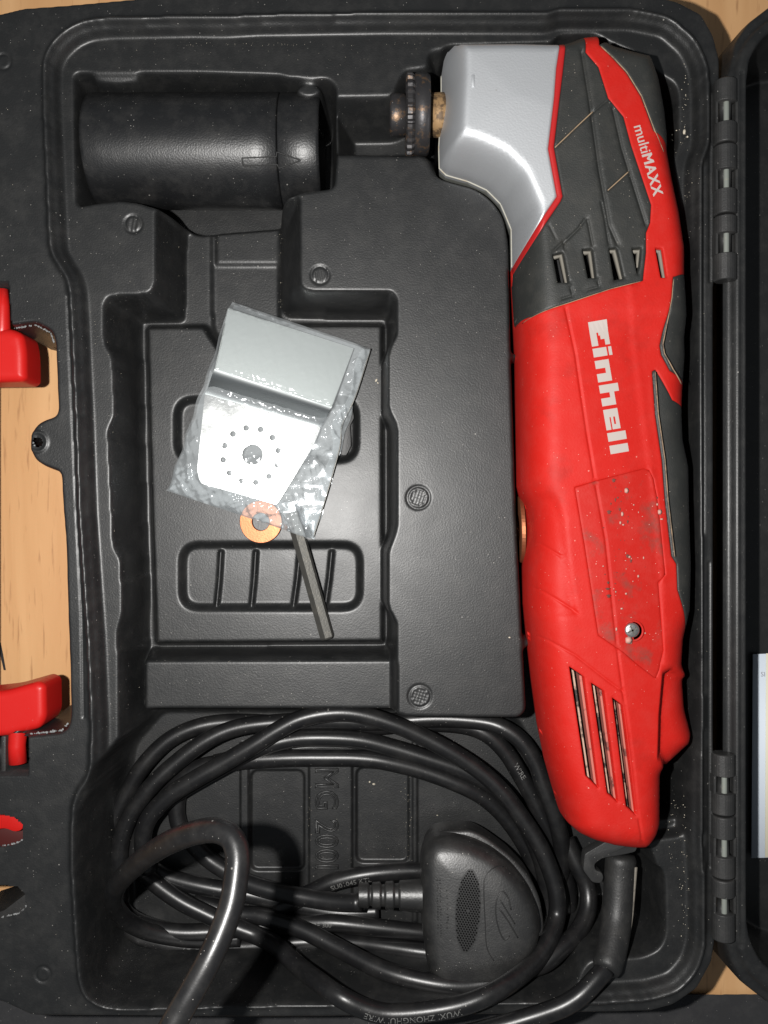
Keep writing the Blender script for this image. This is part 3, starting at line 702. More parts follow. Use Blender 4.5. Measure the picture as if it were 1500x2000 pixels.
# the bag: two films of crinkled clear plastic
def vnoise(x, y, seed):
    xi, yi = np.floor(x).astype(int), np.floor(y).astype(int); fx, fy = x-xi, y-yi
    def h(a, b): 
        v = np.sin(a*127.1+b*311.7+seed*74.7)*43758.5453; return v-np.floor(v)
    ux, uy = fx*fx*(3-2*fx), fy*fy*(3-2*fy)
    return (h(xi, yi)*(1-ux)+h(xi+1, yi)*ux)*(1-uy)+(h(xi, yi+1)*(1-ux)+h(xi+1, yi+1)*ux)*uy
bag = empty('plastic_bag', W3(520, 820, ZP), 'crumpled clear plastic bag around the steel blade on the case floor', 'plastic bag')
cn = [np.array(W(p[0], p[1], -17)) for p in ((455, 590), (722, 680), (612, 1054), (322, 958))]
def film(name, top):
    nu, nv = 150, 210; V, F = [], []
    u, v = np.meshgrid(np.linspace(0, 1, nu), np.linspace(0, 1, nv))
    uu = u + 0.006*np.sin(v*37+1)*(u-0.5)*2; vv = v
    X = ((cn[0][0]*(1-uu)+cn[1][0]*uu)*(1-vv)+(cn[3][0]*(1-uu)+cn[2][0]*uu)*vv); Y = ((cn[0][1]*(1-uu)+cn[1][1]*uu)*(1-vv)+(cn[3][1]*(1-uu)+cn[2][1]*uu)*vv)
    edge = np.minimum(np.minimum(u, 1-u)*46, np.minimum(v, 1-v)*68)
    if top:
        dm = sdf(mount, X, Y); db_ = sdf(blade, X, Y)
        inm, inb = dm > -0.6, db_ > -0.6
        zm = np.maximum(np.where(inm, z_mount(X, Y), -30), np.where(inb, z_blade(X, Y), -30))
        dbe = sdf(np.array([bA, bB, cB, cA]), X, Y); d = np.maximum(np.maximum(dm, db_), dbe)
        zm = np.where((dbe > 0) & (zm < -25), z_mount(X, Y)+1.0, zm)
        hid = np.full(X.shape, -30.0)
        ka, kb = np.array(W3(570, 1000, ZP+2.4)), np.array(W3(640, 1248, ZP+2.6))
        dk, _ = pdist(np.array([ka[:2], kb[:2]]), X, Y, False); hid = np.where(dk < 3.6, -16.3, hid)
        wc = W(510, 1019, ZP+1.2); hid = np.where(np.hypot(X-wc[0], Y-wc[1]) < 8.8, -19.2, hid)
        low = np.maximum(zm+0.3, hid)
        fall = sstep(0, 10, -d)
        gen = np.where(d > 0, zm+0.3, -16.6*(1-fall)+(-20.4)*fall)
        z = np.maximum(gen, low)
        def blur(A, n):
            for _ in range(n):
                B = np.pad(A, 1, mode='edge'); A = (B[1:-1, 1:-1]*2+B[:-2, 1:-1]+B[2:, 1:-1]+B[1:-1, :-2]+B[1:-1, 2:])/6
            return A
        z = blur(np.maximum(z, low+0.5), 26); z = np.maximum(z, blur(low+0.25, 3))
        rid = lambda s, sd: 1-np.abs(2*vnoise(X*s+0.35*Y*s, Y*s*0.8-0.4*X*s, sd)-1)
        an = lambda a_, b_, c_, d_, sd: 1-np.abs(2*vnoise(X*a_+Y*b_, X*c_+Y*d_, sd)-1)
        loose = 0.20+0.80*np.maximum(sstep(-0.5, 4, -d), 0.8*sstep(0.78, 1.0, v))
        cr_ = loose*(1.0*rid(0.13, 1)**2+1.1*an(0.50, 0.10, 0.06, 0.16, 2)**3+0.8*an(0.16, -0.05, -0.22, 0.60, 3)**3+0.35*an(0.7, 0.5, -0.2, 0.25, 4)**2)+0.05*rid(0.9, 5)
        ed = np.exp(-edge/1.0)
        z = z+blur(cr_, 1)*(1-ed)
    else:
        z = -21.5+0.3*vnoise(X*0.3, Y*0.3, 4)
    F = [(j*nu+i, j*nu+i+1, (j+1)*nu+i+1, (j+1)*nu+i) for j in range(nv-1) for i in range(nu-1)]
    if top:   # second film strip added along the lower edge to double its whitish haze
        j0 = int(nv*0.86); zz = (z[j0:]+0.35+0.5*vnoise(X[j0:]*0.7, Y[j0:]*0.4, 12)).ravel(); n2 = nv-j0
        F2 = [(j*nu+i, j*nu+i+1, (j+1)*nu+i+1, (j+1)*nu+i) for j in range(n2-1) for i in range(nu-1)]
        mesh('haze_strip', np.stack([X[j0:].ravel(), Y[j0:].ravel(), zz], 1), F2, M['bag'], bag)
    return mesh(name, np.stack([X.ravel(), Y.ravel(), z.ravel()], 1), F, M['bag'], bag)
film('front_film', True); film('back_film', False)
# folded side seam, right
P = [W3(724, 681, -19), W3(694, 775, -18.6), W3(668, 830, -19), W3(664, 872, -19), W3(640, 960, -19), W3(612, 1050, -20)]
C = catmull(np.array(P), 1.2)
Vb = []
for i, p in enumerate(C): Vb += [(p[0], p[1], p[2]), (p[0]-3.4-0.8*math.sin(i*0.35), p[1]-0.6, p[2]+1.1+0.4*math.sin(i*0.6))]
mesh('side_fold', Vb, [(2*i, 2*i+1, 2*i+3, 2*i+2) for i in range(len(C)-1)], M['bag'], bag)
V, F = tube_geo(C, 0.22, 6); mesh('side_seam', V, F, M['hexsteel'], bag)

# copper washers
def washer(name, c, r, ri, th, label, rot=None):
    prof = [(-th/2, ri+0.15), (-th/2, r-0.2), (-th/2+0.2, r), (th/2-0.2, r), (th/2, r-0.2), (th/2, ri+0.2), (th/2-0.2, ri), (-th/2+0.2, ri), (-th/2, ri+0.15)]
    V, F = lathe_geo(prof, 56, 'z'); F = F[:-2]
    o = mesh(name, V, F, M['copper'], None)
    for p in o.data.polygons: p.use_smooth = False
    o.location = Vector(c)*MM
    if rot: o.rotation_euler = rot
    return tag(o, label, 'washer', 'copper washers')
washer('copper_washer', W3(510, 1019, ZP+1.2), 8.1, 3.3, 1.6, 'copper washer lying flat, half under the bag\'s lower edge', (0.03, -0.05, 0))
washer('copper_washer', W3(1016, 1034, -10), 12.2, 5.5, 1.6, 'copper washer standing on edge in the gap beside the red tool', (0, math.radians(87), math.radians(1.5)))

# hex key bar
hx = []
a = np.array(W3(570, 1000, ZP+2.4)); b = np.array(W3(640, 1248, ZP+2.6))
T_ = (b-a)/np.linalg.norm(b-a); u = np.cross(T_, (0, 0, 1)); u /= np.linalg.norm(u); w_ = np.cross(u, T_)
rings = [(0, 0.8), (0, 2.35), (1, 2.35)]
V = []
for t, r in ((0.0, 2.0), (0.004, 2.75), (0.985, 2.75), (0.997, 2.35), (1.0, 2.0)):
    for k in range(6):
        q = math.pi/3*k+0.32; V.append(a+(b-a)*t+(u*math.cos(q)+w_*math.sin(q))*r)
F = [(i*6+k, i*6+(k+1) % 6, (i+1)*6+(k+1) % 6, (i+1)*6+k) for i in range(4) for k in range(6)] + [tuple(range(6))[::-1], tuple(24+k for k in range(6))]
hk = mesh('hex_key', V, F, M['hexsteel'], None, smooth=False)
tag(hk, 'dark steel hex key bar lying slanted, one end under the bag', 'hex key')
# small black clip in the upper window
cl = prism('plastic_clip', fillet(WP([(670, 800), (688, 795), (692, 815), (684, 830), (686, 870), (676, 890), (664, 888), (670, 850), (664, 822)], ZP), 0.8, 3), ZP-3.4, ZP-1.0, M['case2'], None, bevel=0.4)
tag(cl, 'small dark plastic clip lying in the moulded window beside the bag', 'clip')

# ------------------------------------------------------------------ the multi tool
tool = empty('multi_tool', W3(1170, 900, ZT), 'red oscillating multi tool with silver gearbox head and grey rubber grip', 'power tool')
ZM, HT = -1.0, 23.0
outl = [(871, 87), (866, 119), (862, 200), (857, 292), (858, 331), (871, 344), (913, 356), (950, 373), (977, 400), (989, 428), (998, 450), (999, 526), (1000, 560), (1005, 640), (1008, 700), (1010, 850), (1011, 950), (1016, 968),
        (1026, 990), (1028, 1050), (1023, 1110), (1024, 1180), (1030, 1240), (1040, 1330), (1052, 1420), (1066, 1490), (1080, 1540), (1092, 1580), (1104, 1603), (1123, 1620), (1148, 1632), (1185, 1642), (1222, 1647), (1247, 1647),
        (1257, 1642), (1279, 1615), (1285, 1595), (1286, 1497), (1292, 1486), (1328, 1456), (1340, 1445), (1344, 1423), (1331, 1373), (1327, 1312), (1334, 1294), (1337, 1245), (1350, 1190), (1352, 1103), (1348, 977), (1347, 911), (1336, 860), (1334, 807), (1336, 760),
        (1340, 700), (1338, 620), (1337, 541), (1337, 494), (1327, 427), (1313, 361), (1302, 310), (1303, 285), (1297, 235), (1283, 175), (1262, 132), (1236, 108), (1190, 95), (1170, 80), (1156, 76), (1130, 77), (1105, 84), (1090, 88), (1000, 86)]
def zo(px, py):   # height at which that bit of silhouette is seen
    z = -2.0
    if px > 1200: z = -2+10*min(1, (px-1200)/110)
    if px > 1287 and 1300 < py < 1492: z = -1.0
    if py < 130: z = max(z, 9)
    if py > 1590: z = max(z, 6)
    return z
def WO(p): return np.array(W(p[0], p[1], zo(*p)))
OP = fillet(np.array([WO(p) for p in outl]), 1.0, 3)
OPX = np.array(outl, float)
line_sil = [(888, 257), (999, 290), (1034, 349), (1063, 415)]
def px_of(x, y, z): k = (D-z)/D/PX; return x/k+750, 1000-y/k
def tz0(x, y):
    d = np.maximum(0, sdf(OP, x, y))
    py = 1000-y*PX*1.08; px = x*PX*1.08+750
    s = sstep(430, 620, py); s = np.maximum(s, sstep(1090, 1180, px)*0.55)
    R = 7.5+4.0*s
    n = 1.55+1.0*s
    t = np.clip(d/R, 0, 1)
    z = (HT-1.5*(1-s))*(1-(1-t)**n)**(1/n)
    return ZM + z + 0.020*np.minimum(d, 26)
def LP(pts):
    """photo points on the tool's upper surface -> world xy"""
    Q = np.asarray(pts, float); d, _ = pdist(OPX, Q[:, 0], Q[:, 1]); z = np.full(len(Q), 18.0)
    for _ in range(16):
        k = (D-z)/D/PX; z = 0.45*z+0.55*tz0((Q[:, 0]-750)*k, (1000-Q[:, 1])*k)
    k = (D-z)/D/PX; R = np.stack([(Q[:, 0]-750)*k, (1000-Q[:, 1])*k], 1)
    for i in np.nonzero(d < 2.5)[0]: R[i] = WO(Q[i])
    return R
def lift(p): return LP([p])[0]
# surface detail: grooves, creases and steps (photo points, sign)
g_main = LP([(1104, 599), (1124, 690), (1147, 847), (1162, 936), (1183, 1052), (1198, 1191), (1207, 1275), (1217, 1349), (1234, 1472), (1247, 1595), (1254, 1640)])
g1 = LP([(1030, 1056), (1056, 1062), (1095, 1086)]); g2 = LP([(1034, 1144), (1063, 1156), (1127, 1196)]); g3 = LP([(1045, 1239), (1074, 1252), (1124, 1280), (1185, 1328), (1215, 1350)])
ridge = LP([(1075, 968), (1088, 978), (1099, 1014), (1114, 1128), (1127, 1200), (1030, 1190), (1030, 1000), (1040, 965)])
band = LP([(1226, 556), (1240, 660), (1262, 840), (1281, 979), (1296, 1140), (1300, 1300)])
gp1 = LP([(1084, 288), (1130, 244), (1188, 194)]); gp2 = LP([(1187, 372), (1228, 335)]); gp3 = LP([(1136, 100), (1152, 200), (1170, 330), (1190, 440), (1208, 480)])
gp4 = LP([(1197, 210), (1215, 290), (1240, 370), (1262, 440)]); gp5 = LP([(1064, 422), (1085, 465)])
grip_marks = [LP(q) for q in ([(1096, 584), (1119, 577), (1112, 552)], [(1148, 566), (1171, 560), (1166, 543)], [(1101, 474), (1130, 446), (1146, 424), (1150, 440), (1158, 482)], [(1199, 549), (1222, 542)], [(1175, 396), (1182, 430), (1190, 480)], [(1079, 492), (1102, 470), (1104, 490)])]
LINES = []
tab_e = LP([(1298, 1318), (1290, 1400), (1287, 1480)]); tab_p = np.vstack([tab_e, LP([(1287, 1497)]), [WO((1300, 1500)), WO((1365, 1470)), WO((1370, 1400)), WO((1360, 1330))], LP([(1316, 1308)])])
def add_line(P, dz, w): LINES.append((densify(P, 0.9, False), dz, w))
add_line(g_main, -0.45, 0.42)
for g in (g1, g2, g3): add_line(g, -0.40, 0.40)
add_line(tab_e, 0.0, 0.4)
GL = []
for g in (gp1, gp2): GL.append((densify(g, 0.9, False), -0.45, 0.38))
for g in (gp3, gp4): GL.append((densify(g, 0.9, False), -0.75, 0.55))
GL.append((densify(gp5, 0.9, False), -0.3, 0.3))
for g in grip_marks: GL.append((densify(g, 0.9, False), -0.6, 0.42))
def tz(x, y, lines=()):
    z = tz0(x, y)
    # shallow thumb recess and raised spine band of the housing
    z = z - 0.9*sstep(-0.7, 0.9, sdf(ridge, x, y))
    z = np.maximum(z - 5.0*sstep(-0.4, 2.0, sdf(tab_p, x, y)), np.minimum(z, ZM+2))
    db, _ = pdist(band, x, y, False)
    B = densify(band, 4, False); yy = B[:, 1]; xx = np.interp(-y, -yy, B[:, 0])
    inr = (y < yy.max()) & (y > yy.min())
    z = z + np.where(inr, 0.5*sstep(-0.7, 0.7, x-xx)*np.exp(-np.maximum(0, x-xx)/5), 0)
    G = densify(g_main, 4, False); gx_ = np.interp(-y, -G[:, 1], G[:, 0]); top_, bot_ = G[:, 1].max(), G[:, 1].min()
    z = z - 0.13*np.clip(x-gx_, 0, 22)*sstep(0, 9, top_-y)*sstep(0, 2, y-bot_+2)
    for P, dz, w in lines:
        d, _ = pdist(P, x, y, False); z = z + dz*np.exp(-(d/w)**2)
    return z
def patch(name, pts, m, par, off=0.0, holes=(), lines=(), step=1.25, skirt=2.2, raw=None, hole_skirt=5.0, seam=0.4, rnd=0.0):
    poly = LP(pts) if raw is None else raw
    if rnd: poly = fillet(poly, rnd, 3)
    B = densify(poly, 0.8); HS = [densify(h, 0.8) for h in holes]
    P, E = [], []
    def loop(Q):
        o = len(P); n = len(Q); P.extend([tuple(q) for q in Q]); E.extend([(o+i, o+(i+1) % n) for i in range(n)])
    loop(B)
    for h in HS: loop(h)
    nb = len(P)
    allb = [B]+HS
    def dist_all(x, y):
        d = None
        for Q in allb:
            q, _ = pdist(Q, x, y); d = q if d is None else np.minimum(d, q)
        return d
    def inside(x, y):
        k = sdf(B, x, y) > 0
        for h in HS: k &= sdf(h, x, y) < 0
        return k
    cand = []
    for Q in allb:
        t = np.roll(Q, -1, 0)-np.roll(Q, 1, 0); t /= np.maximum(1e-9, np.linalg.norm(t, axis=1))[:, None]
        n_ = np.stack([-t[:, 1], t[:, 0]], 1)
        for o_ in (0.14, 0.42, 0.95):
            for s in (1, -1):
                c_ = Q+n_*o_*s; k = inside(c_[:, 0], c_[:, 1]); c_ = c_[k]
                if len(c_):
                    k = dist_all(c_[:, 0], c_[:, 1]) > o_*0.93; cand.append(c_[k])
    a, b_ = B.min(0), B.max(0)
    gx, gy = np.meshgrid(np.arange(a[0], b_[0], step), np.arange(a[1], b_[1], step)); gx = gx + (np.arange(gx.shape[0]) % 2)[:, None]*step/2
    g = np.stack([gx.ravel(), gy.ravel()], 1); k = inside(g[:, 0], g[:, 1]); g = g[k]
    k = dist_all(g[:, 0], g[:, 1]) > 1.35
    for L_, dz, w in lines: k &= pdist(L_, g[:, 0], g[:, 1], False)[0] > 1.3
    cand.append(g[k])
    for L_, dz, w in lines:
        t = np.gradient(L_, axis=0); t /= np.maximum(1e-9, np.linalg.norm(t, axis=1))[:, None]; n_ = np.stack([-t[:, 1], t[:, 0]], 1)
        for o_ in (-1.0, -0.6, -0.3, 0, 0.3, 0.6, 1.0):
            c_ = L_+n_*o_; k = inside(c_[:, 0], c_[:, 1]); c_ = c_[k]
            if len(c_): cand.append(c_[dist_all(c_[:, 0], c_[:, 1]) > 1.1])
    P.extend([tuple(q) for c_ in cand for q in c_])
    r = delaunay_2d_cdt([Vector(p) for p in P], E, [], 0, 1e-5)
    P2 = np.array([v[:] for v in r[0]]); tri = np.array(r[2]); cc = P2[tri].mean(1); tri = tri[inside(cc[:, 0], cc[:, 1])]
    db = dist_all(P2[:, 0], P2[:, 1])
    z = tz(P2[:, 0], P2[:, 1], lines)+off - seam*np.clip(1-db/0.5, 0, 1)**2
    V = np.column_stack([P2, z]); F = [tuple(t) for t in tri]
    cnt = set()
    for t in tri:
        for i in range(3): cnt.add((int(t[i]), int(t[(i+1) % 3])))
    V = V.tolist(); low = {}
    outer_set = sdf(B, P2[:, 0], P2[:, 1])
    dB, _ = pdist(B, P2[:, 0], P2[:, 1])
    for (i, j) in cnt:
        if (j, i) in cnt: continue
        for q in (i, j):
            if q not in low:
                low[q] = len(V); V.append([P2[q, 0], P2[q, 1], z[q]-(skirt if dB[q] < 0.02 else hole_skirt)])
        F.append((j, i, low[i], low[j]))
    return mesh(name, V, F, m, par)

head_px = [(871, 87), (866, 119), (862, 200), (857, 292), (858, 331), (871, 344), (913, 356), (950, 373), (977, 400), (989, 428), (998, 450), (999, 526), (1063, 420), (1088, 383), (1071, 290), (1083, 188), (1087, 132), (1086, 88), (1000, 86)]
patch('gearbox_head', head_px, M['silver'], tool, off=0.0)
patch('trim_ring', [(1086, 88), (1087, 132), (1083, 188), (1071, 290), (1088, 383), (1063, 420), (999, 526), (1000, 540), (1095, 393), (1099, 383), (1082, 287), (1093, 193), (1099, 144), (1095, 87)], M['redring'], tool, off=0.15, seam=0.35)
slot_px = [[(1079, 497), (1100, 492), (1112, 552), (1089, 552)], [(1137, 487), (1157, 485), (1165, 543), (1148, 543)], [(1189, 485), (1205, 483), (1219, 543), (1199, 547)], [(1234, 485), (1253, 483), (1250, 520), (1245, 537)]]
grip_px = [(1095, 87), (1099, 144), (1093, 193), (1082, 287), (1099, 383), (1095, 393), (1000, 540), (1000, 560), (1005, 640), (1041, 618), (1112, 591), (1193, 564), (1256, 548), (1262, 494), (1262, 455), (1270, 435), (1272, 400), (1233, 284), (1218, 228), (1188, 191), (1169, 131), (1144, 102), (1130, 77), (1105, 84)]
patch('rubber_grip', grip_px, M['rubber'], tool, off=0.25, holes=[LP(s) for s in slot_px], lines=GL)
panel_px = [(1123, 952), (1167, 939), (1262, 915), (1272, 918), (1281, 935), (1288, 971), (1293, 1014), (1304, 1123), (1290, 1139), (1299, 1272), (1291, 1310), (1284, 1327), (1248, 1300), (1219, 1275), (1169, 1241), (1142, 1065)]
vent_px = [[(1112, 1302), (1141, 1322), (1170, 1541), (1144, 1516)], [(1155, 1334), (1180, 1350), (1208, 1569), (1186, 1550)], [(1196, 1363), (1217, 1378), (1244, 1595), (1223, 1576)], [(1280, 484), (1294, 484), (1303, 542), (1291, 542)]]
body_px = [(1005, 640), (1008, 700), (1010, 850), (1011, 950), (1016, 968), (1026, 990), (1028, 1050), (1023, 1110), (1024, 1180), (1030, 1240), (1040, 1330), (1052, 1420), (1066, 1490), (1080, 1540), (1092, 1580), (1104, 1603), (1123, 1620), (1148, 1632), (1185, 1642), (1222, 1647), (1247, 1647),
           (1257, 1642), (1279, 1615), (1285, 1595), (1286, 1497), (1292, 1486), (1328, 1456), (1340, 1445), (1344, 1423), (1331, 1373), (1327, 1312), (1334, 1294), (1337, 1245), (1329, 1153), (1327, 1103), (1317, 1087), (1304, 977), (1298, 898), (1285, 809), (1279, 723), (1285, 719), (1294, 733), (1319, 779), (1333, 803),
           (1334, 757), (1314, 721), (1297, 690), (1294, 672), (1312, 581), (1315, 541), (1337, 541), (1337, 494), (1327, 427), (1313, 361), (1302, 310), (1277, 255), (1252, 188), (1223, 141), (1198, 114), (1171, 87), (1156, 76), (1130, 77), (1144, 102), (1169, 131), (1188, 191), (1218, 228), (1233, 284),
           (1272, 400), (1270, 435), (1262, 455), (1262, 494), (1256, 548), (1193, 564), (1112, 591), (1041, 618)]
panel_w = LP(panel_px)
patch('red_housing', body_px, M['red'], tool, holes=[panel_w]+[LP(s) for s in vent_px], lines=LINES, hole_skirt=7.0, seam=0.28)
patch('cover_panel', None, M['redpanel'], tool, off=-0.05, raw=panel_w, lines=[LINES[0]], seam=0.2)
patch('rubber_pad', [(1171, 87), (1198, 114), (1223, 141), (1252, 188), (1277, 255), (1302, 310), (1303, 285), (1297, 235), (1283, 175), (1262, 132), (1236, 108), (1190, 95)], M['rubber'], tool, off=0.1)
patch('rubber_pad', [(1315, 541), (1312, 581), (1294, 672), (1297, 690), (1314, 721), (1334, 757), (1336, 760), (1340, 700), (1338, 620), (1337, 541)], M['rubber'], tool, off=0.2)
patch('rubber_pad', [(1279, 723), (1285, 809), (1298, 898), (1304, 977), (1317, 1087), (1327, 1103), (1329, 1153), (1337, 1245), (1350, 1190), (1352, 1103), (1348, 977), (1347, 911), (1336, 860), (1334, 807), (1333, 803), (1319, 779), (1294, 733), (1285, 719)], M['rubber'], tool, off=0.2)
# inside seen through the vents
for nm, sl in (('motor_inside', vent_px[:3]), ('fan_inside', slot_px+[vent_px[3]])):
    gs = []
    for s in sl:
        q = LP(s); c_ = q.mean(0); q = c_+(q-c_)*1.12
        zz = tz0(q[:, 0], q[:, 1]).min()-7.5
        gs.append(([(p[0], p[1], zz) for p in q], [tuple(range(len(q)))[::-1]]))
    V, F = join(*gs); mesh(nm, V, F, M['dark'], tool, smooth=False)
M['dustywall'] = mat('dusty_slot_wall', (0.20, 0.185, 0.155), 0.7, dust=0.5, var=0.3)
for s in slot_px+[vent_px[3]]:
    tl, tr, br, bl_ = [np.array(p, float) for p in s]
    q = LP([tr+(0, 1), br+(-1, -1), br+(-3, -1), tr+(-4, 6), tl+(2, 6), tl+(1, 1)]); zq = tz0(q[:, 0], q[:, 1]).min()
    prism('slot_rib', q, zq-4.4, zq-1.6, M['dustywall'], tool, bevel=0)
for s in vent_px[:3]:
    tl, tr, br, bl_ = [np.array(p, float) for p in s]
    for (f0, f1, dz, mm_) in ((0.30, 0.44, -3.2, 'motor'), (0.80, 0.98, -3.2, 'ventrib')):
        q = LP([tl+(tr-tl)*f0+(0, 3), tl+(tr-tl)*f1+(0, 3), bl_+(br-bl_)*f1-(0, 2), bl_+(br-bl_)*f0-(0, 2)]); zq = tz0(q[:, 0], q[:, 1])
        n = len(q); V = [(q[i, 0], q[i, 1], zq[i]+dz) for i in range(4)]+[(q[i, 0], q[i, 1], zq[i]-8) for i in range(4)]
        mesh('vent_rib', V, [(3, 2, 1, 0), (0, 1, 5, 4), (1, 2, 6, 5), (2, 3, 7, 6), (3, 0, 4, 7)], M[mm_], tool, smooth=False)
# lower half shells (below the parting line)
def lower(name, px, m, h=19):
    P = densify(np.array([WO(p) for p in px]), 1.0); c_ = None
    V, F = [], []; n = len(P)
    t = np.roll(P, -1, 0)-np.roll(P, 1, 0); t /= np.linalg.norm(t, axis=1)[:, None]; nn = np.stack([-t[:, 1], t[:, 0]], 1)
    area = 0.5*np.sum(P[:, 0]*np.roll(P, -1, 0)[:, 1]-np.roll(P, -1, 0)[:, 0]*P[:, 1])
    if area < 0: nn = -nn
    for (o_, dz) in ((0.25, 0.0), (0.0, -0.3), (0.05, -3), (0.5, -8), (1.6, -13), (4.0, -h)):
        for i in range(n): V.append((P[i, 0]+nn[i, 0]*o_, P[i, 1]+nn[i, 1]*o_, ZM-0.5+dz))
    for r in range(5):
        for i in range(n): F.append((r*n+i, r*n+(i+1) % n, (r+1)*n+(i+1) % n, (r+1)*n+i))
    F.append(tuple(5*n+i for i in range(n)))
    return mesh(name, V, F, m, tool)
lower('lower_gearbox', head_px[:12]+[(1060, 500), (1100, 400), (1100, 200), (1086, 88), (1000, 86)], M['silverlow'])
low_body = [p for p in outl if True]
i0 = outl.index((999, 526)); lower('lower_housing', outl[i0:]+[(1100, 200), (1100, 400)], M['red'])
# pale parting line round the head
sp = np.array([WO(p) for p in [(866, 119), (862, 200), (857, 292), (858, 331), (871, 344), (913, 356), (950, 373), (977, 400), (989, 428), (998, 450), (999, 524)]])
spd = densify(sp, 1.0, False); V, F = tube_geo(np.column_stack([spd, np.full(len(spd), ZM-0.15)]), 0.32, 6); mesh('parting_line', V, F, M['seam'], tool)

# lettering on the tool
def surf_text(name, V2, F, org, dirv, m, par, off=0.14):
    dirv = np.asarray(dirv, float); dirv /= np.linalg.norm(dirv); upv = np.array([-dirv[1], dirv[0]])
    P = org+V2[:, :1]*dirv+V2[:, 1:2]*upv
    z = tz(P[:, 0], P[:, 1])+off
    return mesh(name, np.column_stack([P, z]), F, m, par, smooth=False)
a, b = lift((1149, 629)), lift((1194, 887)); L_ = np.linalg.norm(b-a); k_ = L_/1023.0
# local frame: u along the word, v towards the letters' tops (right in the photo)
du = (b-a)/L_; dv = np.array([-du[1], du[0]])
rects = []
def R_(u0, u1, v0, v1): rects.append((u0, u1, v0, v1))
R_(0, 88, 0, 146); R_(88, 188, 0, 52); R_(88, 188, 108, 146); R_(88, 142, 78, 108); R_(88, 112, 66, 78)
R_(205, 272, 0, 110); R_(205, 272, 124, 150)
R_(300, 362, 0, 112); R_(362, 402, 74, 112); R_(402, 466, 0, 112)
R_(490, 552, 0, 152); R_(552, 592, 74, 112); R_(592, 652, 0, 112)
R_(680, 742, 0, 114); R_(742, 838, 0, 40); R_(742, 838, 84, 114); R_(742, 838, 50, 70); R_(800, 838, 70, 84)
R_(860, 926, 0, 148); R_(958, 1023, 0, 148)
V2, F = [], []
for (u0, u1, v0, v1) in rects:
    nu, nv = max(1, int((u1-u0)*k_/2)), max(1, int((v1-v0)*k_/1.5))
    o = len(V2)
    for i in range(nu+1):
        for j in range(nv+1): V2.append((u0+(u1-u0)*i/nu, v0+(v1-v0)*j/nv))
    for i in range(nu):
        for j in range(nv): F.append((o+i*(nv+1)+j, o+(i+1)*(nv+1)+j, o+(i+1)*(nv+1)+j+1, o+i*(nv+1)+j+1))
surf_text('brand_lettering', np.array(V2)*k_, F, a, du, M['white'], tool, 0.10)
a, b = lift((1237, 246)), lift((1276, 384)); L_ = np.linalg.norm(b-a)
V, F = text_mesh('multi', 5.0); w1 = V[:, 0].max(); V_, F_ = text_mesh('MAXX', 5.0, space=1.1)
V_[:, 0] += w1+0.35; sx = L_/V_[:, 0].max()
for q_ in range(2): surf_text('lettering', V[:, :2]*[sx, 1.0]+[q_*0.1, 0], F, a, b-a, M['white'], tool, 0.10+0.015*q_)
for q_ in range(3): surf_text('lettering', V_[:, :2]*[sx, 1.0]+[(q_-1)*0.17, 0], F_, a, b-a, M['white'], tool, 0.10+0.015*q_)

# grime caught in the joints of the grip and along the rubber pads
M['grime'] = mat('tan_grime', (0.30, 0.21, 0.13), 0.8, dirt=((0.06, 0.05, 0.04), 0.46, 0.6, 200))
def grime(pts, r, dz=0.0):
    P = densify(LP(pts), 0.9, False); z = tz0(P[:, 0], P[:, 1])+dz
    V, F = tube_geo(np.column_stack([P, z]), r, 5); mesh('joint_grime', V, F, M['grime'], tool)
grime([(1084, 288), (1130, 244), (1158, 218)], 0.22); grime([(1187, 372), (1228, 335)], 0.22)
grime([(1174, 90), (1200, 114), (1225, 141), (1254, 188), (1279, 255), (1296, 296)], 0.2, -0.12)
grime([(1316, 545), (1313, 581), (1295, 672), (1298, 690), (1315, 721), (1331, 750)], 0.18, -0.1)
grime([(1280, 726), (1286, 809), (1299, 898), (1305, 977), (1318, 1087)], 0.18, -0.1)
grime([(1020, 632), (1041, 618), (1112, 591), (1193, 564), (1252, 549)], 0.14, -0.12)
# small moulded notch on the gearbox
q_ = LP([(921, 146), (927, 146), (927, 170), (921, 170)]); zq = float(tz(q_[:, 0], q_[:, 1]).max())
prism('gearbox_notch', q_, zq-1, zq+0.35, M['silver'], tool, bevel=0.25)
# screw in the cover
c_ = lift((1235, 1231)); zz = float(tz(np.array([c_[0]]), np.array([c_[1]]))[0])
V, F = lathe_geo([(0.0, 3.6), (0.35, 3.55), (0.35, 3.0), (0.0, 2.9)], 32, 'z', (c_[0]+0.5, c_[1]-0.3, zz-0.12)); sc_hole = mesh('screw_recess', V, F, M['redpanel'], tool)
V, F = lathe_geo([(-1.0, 2.45), (0.5, 2.45), (0.8, 2.2), (1.0, 1.6), (1.05, 0.3)], 32, 'z', (c_[0], c_[1], zz)); sw = mesh('screw', V, F, M['screw'], tool)
gs = []
for an in (25, 115):
    ca, sa = math.cos(math.radians(an)), math.sin(math.radians(an))
    g = box_geo(-1.7, 1.7, -0.28, 0.28, 0.6, 1.12); gs.append(([(c_[0]+x*ca-y*sa, c_[1]+x*sa+y*ca, zz+z) for x, y, z in g[0]], g[1]))
V, F = join(*gs); mesh('cross_recess', V, F, M['hexsteel'], sw, smooth=False)
